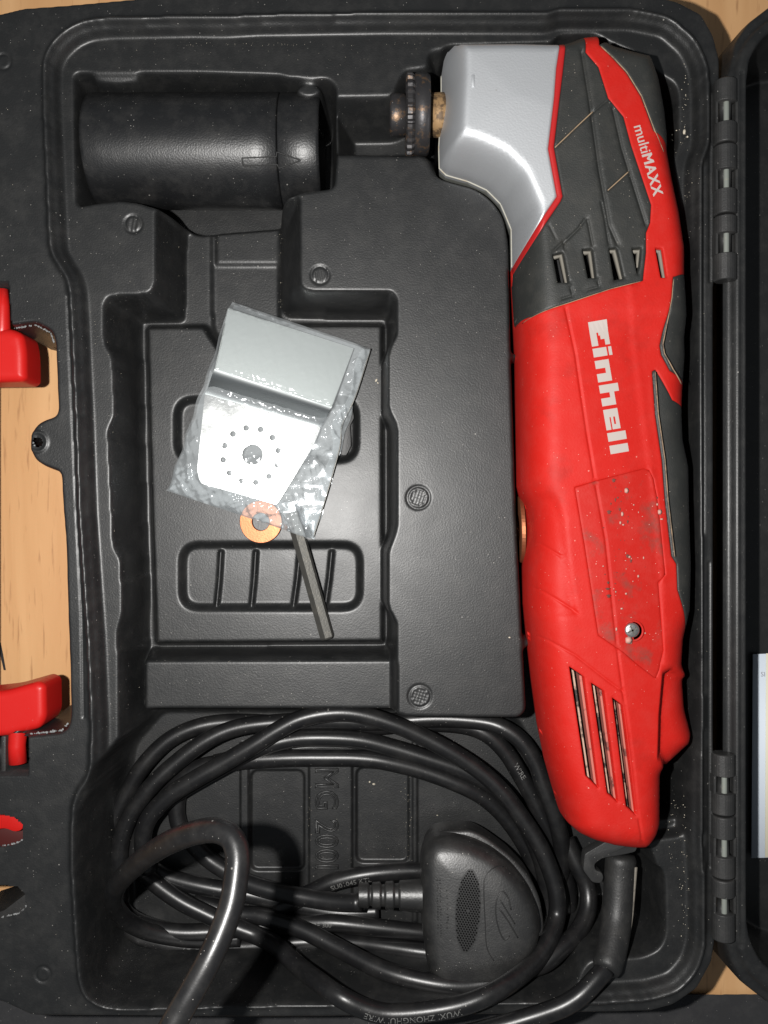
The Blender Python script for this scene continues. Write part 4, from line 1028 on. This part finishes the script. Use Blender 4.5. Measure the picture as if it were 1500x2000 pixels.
# paint flecks stuck to the cover
bm = bmesh.new()
fleck = [(1226, 958, .8), (1229, 1251, 1.3), (1232, 1256, .9), (1204, 1229, .6), (1213, 1021, .6), (1217, 1004, .8), (1231, 1088, .5), (1260, 1090, .5), (1249, 1126, .45), (1238, 1136, .35), (1224, 1160, .35), (1215, 1189, .4), (1293, 1000, .8), (1297, 1014, .6), (1199, 1150, .4), (1203, 1156, .5), (1288, 985, .5), (1219, 1025, .4)]
fleck += [(rng.normal(1225, 28), rng.uniform(940, 1250), rng.uniform(.12, .3)) for _ in range(16)]
QF = LP([f[:2] for f in fleck]); it = iter(zip(QF, tz(QF[:, 0], QF[:, 1])))
for (px, py, r) in fleck:
    q_, zq = next(it)
    vs = bmesh.ops.create_icosphere(bm, subdivisions=1, radius=r)['verts']; e1, e2 = rng.uniform(0.5, 1.4, 2)
    for v in vs: v.co = Vector((v.co.x*e1+q_[0], v.co.y*e2+q_[1], v.co.z*0.16+zq+0.02))
tag(bm_obj('paint_flecks', bm, mat('pale_fleck', (0.50, 0.27, 0.22), 0.7), tool), kind='stuff')

dk = [(1200, 938, .8), (1203, 976, .9), (1194, 984, .7), (1190, 1000, .9), (1212, 995, .9), (1228, 1019, .8), (1227, 1086, .8), (1234, 1096, .8), (1203, 1156, .6), (1202, 1140, .4), (1208, 972, .5), (1263, 1108, .3), (1219, 1178, .3), (1288, 972, .7), (1187, 1150, 1.0), (1189, 1164, 1.0), (1188, 1138, .8)]
dk += [(rng.normal(1212, 18), rng.uniform(930, 1180), rng.uniform(.12, .35)) for _ in range(40)]
bm = bmesh.new(); QF = LP([f[:2] for f in dk]); zf_ = tz(QF[:, 0], QF[:, 1])
for (px, py, r), q_, zq in zip(dk, QF, zf_):
    vs = bmesh.ops.create_icosphere(bm, subdivisions=2, radius=r*0.62)['verts']; e1, e2 = rng.uniform(0.4, 1.3), rng.uniform(0.6, 1.5)
    for v in vs: v.co = Vector((v.co.x*e1*(1+0.5*math.sin(v.co.y*9/r))+q_[0], v.co.y*e2+q_[1], v.co.z*0.10+zq+0.01))
tag(bm_obj('grime_marks', bm, mat('brown_grime', (0.10, 0.024, 0.016), 0.75, var=0.4), tool), kind='stuff')

# spindle
ysp = W(800, 193, ZM+13)[1]; zs = ZM+1
def X_(px, z): return W(px, 214, z)[0]
V, F = lathe_geo([(X_(761, 7), 5.0), (X_(762, 7), 6.6), (X_(766, 7), 7.1), (X_(790, 7), 7.1), (X_(793, 7), 6.4), (X_(796, 7), 6.2)], 40, 'x', (0, ysp, zs)); mesh('spindle_bolt', V, F, M['darksteel'], tool)
tw = lambda i, t: 1+0.035*math.copysign(1, math.sin(24*t))
V, F = lathe_geo([(X_(794, 13), 12.2), (X_(797, 13), 13.2), (X_(806, 13), 13.2), (X_(811, 13), 12.6)], 144, 'x', (0, ysp, zs), tw); mesh('toothed_flange', V, F, M['darksteel'], tool, smooth=False)
V, F = lathe_geo([(X_(810, 13), 12.4), (X_(813, 13), 13.4), (X_(836, 13), 13.6), (X_(842, 13), 12.8), (X_(843, 13), 8)], 56, 'x', (0, ysp, zs)); mesh('clamp_disc', V, F, M['darksteel'], tool)
V, F = lathe_geo([(X_(840, 7), 7.2), (X_(880, 7), 7.6)], 40, 'x', (0, ysp, zs)); mesh('spindle_neck', V, F, M['brass'], tool)

# cord hook and strain relief at the tail
hookp = [(1190, 1640), (1142, 1668), (1139, 1700), (1157, 1724), (1172, 1726), (1180, 1716), (1176, 1704), (1163, 1700), (1161, 1688), (1176, 1677), (1222, 1669), (1242, 1664), (1250, 1640)]
prism('cord_hook', fillet(WP(hookp, -4), 0.9, 3), -9, -4, M['case2'], tool, bevel=0.6)
bt = catmull(np.array([W3(1213, 1668, -9), W3(1210, 1720, -8), W3(1205, 1790, -5), W3(1196, 1850, 1), (W3(1183, 1896, 6))]), 1.5)
rr = np.interp(np.linspace(0, 1, len(bt)), [0, 0.03, 0.5, 0.97, 1], [4.8, 5.6, 5.5, 5.1, 4.4])
V, F = tube_geo(bt, rr, 28); mesh('cord_sleeve', V, F, mat('black_sleeve_rubber', (0.014, 0.014, 0.014), 0.5, grain=(1500, 0.4), dust=1.0), tool)
P = bt.copy(); tgt = np.gradient(P, axis=0); tgt /= np.linalg.norm(tgt, axis=1)[:, None]; sd = np.cross(tgt, (0, 0, 1)); sd /= np.linalg.norm(sd, axis=1)[:, None]
sgn = 1 if sd[0][0] > 0 else -1
V, F = tube_geo(P[2:-6]+sd[2:-6]*sgn*(rr[2:-6]*0.78)[:, None]+np.array([0, 0, 1.0])*(rr[2:-6]*0.52)[:, None], np.linspace(1.0, 0.35, len(P)-8), 8); mesh('worn_edge', V, F, M['worn'], tool)

# ------------------------------------------------------------------ power cord
RC = 3.35
def strand(pts): return catmull(np.array([W3(*p) for p in pts]), 1.6)
S = {}
S['A'] = strand([(216, 1775, -32), (209, 1735, -32), (207, 1669, -31), (220, 1609, -30), (252, 1542, -30), (282, 1493, -30), (327, 1448, -31), (379, 1422, -32), (439, 1411, -33), (520, 1412, -33), (620, 1420, -33), (720, 1420, -33), (800, 1414, -33), (860, 1413, -32), (917, 1420, -30), (955, 1437, -29), (988, 1469, -29), (1014, 1510, -29), (1037, 1551, -29), (1060, 1600, -29), (1084, 1650, -30), (1100, 1700, -31), (1110, 1760, -32), (1095, 1830, -33)])
S['B'] = strand([(236, 1760, -27), (233, 1706, -26), (235, 1646, -25), (256, 1590, -24.5), (297, 1534, -24), (349, 1486, -25), (401, 1448, -26), (454, 1424, -27), (520, 1413, -27.5), (620, 1408, -28), (740, 1410, -30), (850, 1404, -29), (936, 1409, -27), (981, 1421, -25), (1018, 1447, -24), (1046, 1489, -23.5), (1062, 1534, -23), (1079, 1579, -23), (1092, 1624, -24), (1098, 1661, -26), (1096, 1700, -29), (1080, 1760, -32)])
S['C'] = strand([(290, 1700, -24), (279, 1646, -22), (289, 1601, -20.5), (327, 1557, -19.5), (379, 1523, -19), (439, 1489, -19), (495, 1456, -19), (543, 1426, -19.5), (588, 1404, -20), (644, 1393, -20.5), (700, 1395, -21), (768, 1414, -21.5), (824, 1438, -22), (880, 1468, -22), (936, 1505, -22), (981, 1546, -21.5), (1018, 1595, -21), (1051, 1646, -20), (1073, 1695, -19), (1087, 1743, -18), (1088, 1788, -17), (1074, 1833, -11), (1048, 1874, -5), (1007, 1911, 2.5), (955, 1943, 8), (899, 1964, 9.6), (824, 1977, 9.6), (757, 1980, 9.6), (712, 1970, 9.6), (663, 1946, 8.5), (622, 1917, 1), (580, 1885, -10), (543, 1850, -18), (506, 1829, -24), (457, 1810, -25), (401, 1784, -26), (350, 1758, -27), (300, 1722, -29), (262, 1685, -31), (245, 1640, -32)])
S['D'] = strand([(262, 1690, -31), (275, 1620, -30), (330, 1560, -28), (420, 1505, -27), (500, 1464, -26.5), (560, 1446, -27), (620, 1441, -27), (700, 1445, -27.5), (768, 1461, -28), (843, 1484, -28), (899, 1503, -28), (955, 1530, -28), (1000, 1572, -28), (1036, 1630, -28), (1062, 1700, -29), (1068, 1780, -30), (1040, 1860, -31)])
S['D2'] = strand([(420, 1490, -33), (520, 1468, -33), (620, 1457, -33), (720, 1459, -33), (800, 1478, -33.5), (900, 1520, -33.5)])
S['E'] = strand([(262, 1690, -33), (290, 1590, -32), (371, 1508, -30), (457, 1488, -29), (550, 1481, -28.5), (640, 1480, -28.5), (700, 1481, -28.5), (750, 1487, -28.5), (824, 1505, -29), (899, 1533, -29), (947, 1559, -30), (990, 1600, -31), (1030, 1660, -32), (1060, 1730, -33)])
S['F'] = strand([(706, 1763, -16), (660, 1762, -19), (607, 1755, -22), (532, 1740, -25), (476, 1722, -28), (439, 1699, -30), (409, 1679, -31.5), (379, 1650, -33), (352, 1616, -33.5), (345, 1580, -33.5), (352, 1540, -33.5), (380, 1505, -33.5)])
S['G'] = strand([(228, 1740, -30), (238, 1775, -28), (262, 1798, -27), (308, 1815, -27.5), (364, 1822, -28), (450, 1817, -30), (520, 1808, -31), (600, 1803, -30), (656, 1803, -29), (731, 1811, -29), (830, 1822, -30), (920, 1830, -32)])
S['H'] = strand([(216, 1745, -33), (232, 1792, -33), (268, 1826, -33), (334, 1846, -33), (401, 1851, -33), (476, 1849, -33), (560, 1842, -33), (640, 1839, -33), (700, 1842, -31), (760, 1850, -28), (840, 1861, -25), (930, 1865, -26)])
S['I'] = strand([(300, 1700, -33), (334, 1716, -32), (400, 1732, -31), (480, 1746, -31), (560, 1762, -32), (650, 1782, -33), (740, 1780, -33)])
S['J'] = strand([(380, 1760, -33), (461, 1784, -31), (513, 1790, -29), (588, 1815, -24), (660, 1851, -18), (731, 1888, -11), (787, 1908, -7), (861, 1923, -4.5), (917, 1925, -4.5), (973, 1913, -6), (1010, 1888, -12), (1040, 1840, -22)])
S['K'] = strand([(540, 1775, -31), (575, 1760, -30), (610, 1742, -29), (656, 1721, -28), (731, 1706, -28), (830, 1701, -30), (920, 1710, -33)])
S['L'] = strand([(470, 1832, -31), (380, 1834, -29), (300, 1822, -25), (250, 1800, -19), (226, 1772, -10), (222, 1750, 0), (231, 1726, 14), (258, 1696, 31), (300, 1663, 47), (349, 1637, 59), (401, 1622, 67), (436, 1625, 71), (456, 1641, 73), (464, 1671, 75), (462, 1706, 77), (453, 1762, 80), (434, 1818, 83), (409, 1874, 86), (383, 1922, 88), (349, 1982, 90), (325, 2025, 90), (290, 2090, 76), (270, 2160, 42), (300, 2230, 5)])
S['M'] = strand([(1185, 1890, 5), (1170, 1906, 7), (1138, 1940, 9.3), (1108, 1961, 9.6), (1078, 1974, 9.6), (1035, 1988, 9.6), (980, 2004, 9), (900, 2024, 8), (760, 2050, 6), (600, 2066, 5), (420, 2070, 5)])
S['N'] = strand([(1105, 1640, -27), (1128, 1690, -25), (1146, 1728, -24), (1149, 1772, -21), (1131, 1816, -16), (1097, 1852, -11), (1060, 1882, -8), (1010, 1895, -9)])
gs = [tube_geo(S[k_], RC, 18) for k_ in S]
V, F = join(*gs); cordo = mesh('power_cord', V, F, M['cord'], tool)
# printed text on the sheath
def cord_text(P, s0, s, size, ang=0.0, flip=False):
    V, F = text_mesh(s, size); 
    if flip: V[:, 0] = V[:, 0].max()-V[:, 0]; V[:, 1] = size*0.7-V[:, 1]
    d = np.r_[0, np.cumsum(np.linalg.norm(np.diff(P, axis=0), axis=1))]
    q = s0+V[:, 0]; C = np.stack([np.interp(q, d, P[:, i]) for i in range(3)], 1)
    Tn = np.gradient(P, axis=0); Tn /= np.linalg.norm(Tn, axis=1)[:, None]; Tq = np.stack([np.interp(q, d, Tn[:, i]) for i in range(3)], 1)
    up = np.array([0, 0, 1.0])-Tq*Tq[:, 2:3]; up /= np.linalg.norm(up, axis=1)[:, None]
    sd = np.cross(up, Tq)
    a_ = (V[:, 1]-size*0.35)/RC+ang; r = RC+0.06
    Q = C+(up*np.cos(a_)[:, None]+sd*np.sin(a_)[:, None])*r
    return mesh('cord_print', Q, F, M['print'], cordo, smooth=False)
def s_at(P, px, py):
    best = min(range(len(P)), key=lambda i: (px_of(*P[i])[0]-px)**2+(px_of(*P[i])[1]-py)**2)
    return float(np.r_[0, np.cumsum(np.linalg.norm(np.diff(P, axis=0), axis=1))][best])
Cr = S['C'][::-1]
cord_text(S['C'], s_at(S['C'], 900, 1966), 'WUXI ZHONGHUI WIRE', 3.0, 0.15)
cord_text(S['K'], s_at(S['K'], 640, 1718), 'SU01045 KTL', 2.8, -0.25)
cord_text(S['A'], s_at(S['A'], 1000, 1490), 'WIRE', 2.8, 0.2)
cord_text(S['H'], s_at(S['H'], 360, 1848), 'ZH  HE', 2.6, 0.3)
cord_text(S['G'], s_at(S['G'], 600, 1803), 'WIRE 300', 2.4, 0.2)

# ------------------------------------------------------------------ plug
plug = empty('mains_plug', W3(930, 1780, -30)); plug.parent = tool; plug.location -= tool.location
pl_px = [(822, 1700), (824, 1672), (834, 1650), (852, 1638), (886, 1636), (923, 1643), (962, 1660), (1000, 1688), (1030, 1725), (1048, 1765), (1053, 1795), (1046, 1832), (1020, 1869), (978, 1901), (934, 1915), (886, 1914), (857, 1906), (839, 1889), (831, 1862), (823, 1798)]
ZPT = -6.0
PO = fillet(WP(pl_px, ZPT-7), 3, 4)
pcx, pcy = W(935, 1780, -10)
def tilt(x, y): return -0.15*(y-pcy)+0.05*(x-pcx)+2.0
def plz(x, y):
    d = np.maximum(0, sdf(PO, x, y)); t = np.clip(d/4.6, 0, 1)
    return tilt(x, y)+ZPT-8+5*(1-(1-t)**2.0)**(1/2.0) + 2.6*(1-(1-np.clip(d/13, 0, 1))**2)
dome('plug_body', PO, plz, M['plug'], plug, drop=6)
PB = fillet(WP([(829, 1655), (845, 1632), (868, 1624), (923, 1622), (950, 1635), (996, 1667), (1031, 1703), (1051, 1744), (1058, 1795), (1050, 1838), (1022, 1874), (980, 1904), (934, 1918), (886, 1917), (848, 1904), (834, 1870)], -18), 3, 4)
def pbz(x, y): return tilt(x, y)-17.2+1.2*(1-(1-np.clip(np.maximum(0, sdf(PB, x, y))/1.2, 0, 1))**2)**0.5
dome('plug_base', PB, pbz, M['plug'], plug, step=2.0, drop=9, rings=(0.15, 0.5, 1.2))
for pin in ((895, 1720), (895, 1830), (985, 1775)):
    c_ = W(pin[0], pin[1], -25); V, F = box_geo(c_[0]-2, c_[0]+2, c_[1]-3, c_[1]+3, -36.5, -24); mesh('plug_pin', V, F, M['steel'], plug, smooth=False)
# knurled oval grip: rows of tiny pyramids
cg = np.array(W(914, 1779, ZPT+1)); ang = math.radians(-5)
V, F = [], []
st = 1.0
for i in range(-6, 7):
    for j in range(-18, 19):
        lx, ly = (i+(0.5 if j % 2 else 0))*st, j*st*0.78
        if (lx/4.2)**2+(ly/13.7)**2 > 1 or (lx*lx+ly*ly < 0.7): continue
        x = cg[0]+lx*math.cos(ang)-ly*math.sin(ang); y = cg[1]+lx*math.sin(ang)+ly*math.cos(ang)
        z = float(plz(np.array([x]), np.array([y]))[0])+0.2; o = len(V); h = st*0.46
        V += [(x-h, y, z-0.2), (x, y-h, z-0.2), (x+h, y, z-0.2), (x, y+h, z-0.2), (x, y, z+0.62)]
        F += [(o, o+1, o+4), (o+1, o+2, o+4), (o+2, o+3, o+4), (o+3, o, o+4)]
tag(mesh('knurled_grip', V, F, mat('knurl_plastic', (0.006, 0.006, 0.006), 0.32, spec=0.8), plug, smooth=False), kind='stuff')
ov = np.array([(cg[0]+4.6*math.cos(t)*math.cos(ang)-14.2*math.sin(t)*math.sin(ang), cg[1]+4.6*math.cos(t)*math.sin(ang)+14.2*math.sin(t)*math.cos(ang)) for t in np.linspace(0, 2*math.pi, 41)[:-1]])
sheet('grip_recess', ov, lambda x, y: plz(x, y)+0.06, 0.3, M['knurl'], plug, step=1.2)
def on_plug(pts, r, name, closed=False, m='knurl'):
    P = np.array([W(p[0], p[1], ZPT+1) for p in pts]); P = catmull(P, 0.7); z = plz(P[:, 0], P[:, 1])
    V, F = tube_geo(np.column_stack([P, z]), r, 6); return mesh(name, V, F, M[m], plug)
f5 = lambda X, Y: (780+X/4.545, 1600+Y/4.545)
on_plug([f5(940, 470), f5(880, 455), f5(800, 490), f5(758, 560), f5(752, 700), f5(758, 900), f5(765, 1080), f5(790, 1160), f5(830, 1220)], 0.2, 'panel_edge')
on_plug([f5(990, 800), f5(965, 700), f5(920, 650), f5(880, 680), f5(855, 770), f5(860, 880), f5(890, 990), f5(930, 1045), f5(970, 1010)], 0.26, 'plug_emblem')
on_plug([f5(895, 720), f5(960, 820), f5(1020, 915)], 0.26, 'plug_emblem'); on_plug([f5(885, 790), f5(960, 890), f5(1045, 1030)], 0.26, 'plug_emblem')
bm = bmesh.new()
for col, xx in ((0, 340), (1, 365), (2, 425)):
    for yy in range(560 if col < 2 else 640, 1030 if col < 2 else 960, 22):
        if rng.random() < 0.25: continue
        c_ = W(*f5(xx+rng.uniform(-5, 5), yy), ZPT); z = float(plz(np.array([c_[0]]), np.array([c_[1]]))[0])
        g = bmesh.ops.create_cube(bm, size=1.0)['verts']; sx, sy = rng.uniform(0.25, .7), rng.uniform(.3, .6)
        for v in g: v.co = Vector((v.co.x*sx+c_[0], v.co.y*sy+c_[1], v.co.z*0.25+z+0.03))
bm_obj('plug_lettering', bm, M['plug'], plug, smooth=False)
# ribbed boot
xa, xb = W(826, 1764, -14)[0], W(700, 1764, -14)[0]; yb_ = W(760, 1762, -10)[1]
L0 = xa-xb; pr = []
for i in range(60):
    t = i/59; r = 4.2+1.6*t
    if 0.16 < t < 0.22 or 0.34 < t < 0.42 or 0.55 < t < 0.63: r -= 1.0
    pr.append((xb+L0*t, r))
V, F = lathe_geo(pr, 32, 'x', (0, yb_, -15.5)); mesh('cord_boot', V, F, M['plug'], plug)

# ------------------------------------------------------------------ paper in the lid
man = empty('instruction_sheet', W3(1560, 1470, -29), 'pale paper sheet lying in the open lid, cut off by the right edge', 'paper')
pz = -27.5
pp = WP([(1471, 1278), (1690, 1270), (1690, 1668), (1468, 1676)], pz)
prism('page', pp, pz-0.6, pz, M['paper'], man, bevel=0)
prism('cream_margin', WP([(1496, 1276), (1690, 1271), (1690, 1667), (1494, 1674)], pz), pz+0.05, pz+0.25, M['cream'], man, bevel=0)
V, F = text_mesh('SI', 2.6); o_ = W(1485, 1321, pz); mesh('printed_text', np.column_stack([V[:, 0]+o_[0], V[:, 1]+o_[1], np.full(len(V), pz+0.3)]), F, M['ink'], man, smooth=False)

# ------------------------------------------------------------------ black cloth under the lower edge of the case
def clz(X, Y): return ZTAB+1.0+0.8*vnoise(X*0.06, Y*0.08, 3)+0.35*vnoise(X*0.6, Y*0.6, 5)+0.2*vnoise(X*1.6, Y*1.6, 8)
_, yc1 = W(0, 1925, ZTAB); 
cloth = grid_plane('black_cloth', -260, -330, 300, W(0, 1943, ZTAB+2)[1], ZTAB, 330, 130, M['cloth'], clz)
tag(cloth, 'black textured cloth on the table below the case\'s lower edge', 'cloth')

# ------------------------------------------------------------------ sawdust crumbs
bm = bmesh.new()
def crumb(px, py, z, r):
    x, y = W(px, py, z); vs = bmesh.ops.create_icosphere(bm, subdivisions=1, radius=r)['verts']; e = rng.uniform(0.4, 1.3, 3); a_ = rng.uniform(0, 3.14)
    for v in vs:
        p = (v.co.x*e[0], v.co.y*e[1]); v.co = Vector((x+p[0]*math.cos(a_)-p[1]*math.sin(a_), y+p[0]*math.sin(a_)+p[1]*math.cos(a_), v.co.z*e[2]*0.6+z+r*0.4))
def hz(px, py):
    z = 0.0
    for _ in range(6):
        x, y = W(px, py, z); i = np.clip(np.searchsorted(T.xs, x), 0, len(T.xs)-1); j = np.clip(np.searchsorted(T.ys, y), 0, len(T.ys)-1); z = float(T.H[j, i])
    return z
for n, xr, yr, rr_ in ((26, (1338, 3), (125, 300), (.1, .35)), (8, (1325, 8), (235, 300), (.15, .5)), (70, (1338, 6), (1540, 1890), (.08, .28)), (25, (1315, 10), (1560, 1700), (.08, .25)), (16, (1345, 6), (330, 420), (.1, .3)), (14, (1393, 8), (1780, 1850), (.1, .35)),
                       (60, (797, 6), (1500, 1690), (.06, .2)), (25, (730, 60), (1520, 1690), (.05, .16)), (20, (605, 3), (1520, 1700), (.06, .22)), (22, (100, 60), (1450, 1900), (.05, .16)), (26, (330, 140), (420, 560), (.05, .16)), (20, (800, 130), (320, 1390), (.05, .16)), (20, (548, 2), (405, 600), (.06, .22)), (40, (212, 8), (560, 1380), (.05, .17)), (30, (186, 5), (560, 1380), (.05, .15)), (60, (500, 200), (84, 90), (.05, .18)), (40, (450, 220), (95, 140), (.05, .14)), (25, (520, 150), (1290, 1390), (.05, .14)), (25, (520, 130), (650, 1240), (.05, .14)), (25, (1370, 8), (330, 1400), (.05, .16)), (20, (60, 40), (60, 520), (.05, .16))):
    for _ in range(n):
        px, py = rng.normal(*xr), rng.uniform(*yr); crumb(px, py, hz(px, py), 0.75*rng.uniform(*rr_))
for px, py, r in ((735, 743, .8), (738, 748, .5), (730, 1531, .7), (722, 1527, .4), (854, 1592, .4), (1336, 258, 1.0), (1342, 268, .8), (995, 1245, .35)): crumb(px, py, hz(px, py), r)
tag(bm_obj('sawdust', bm, M['chip']), 'pale sawdust crumbs scattered over the black case', 'sawdust', kind='stuff')
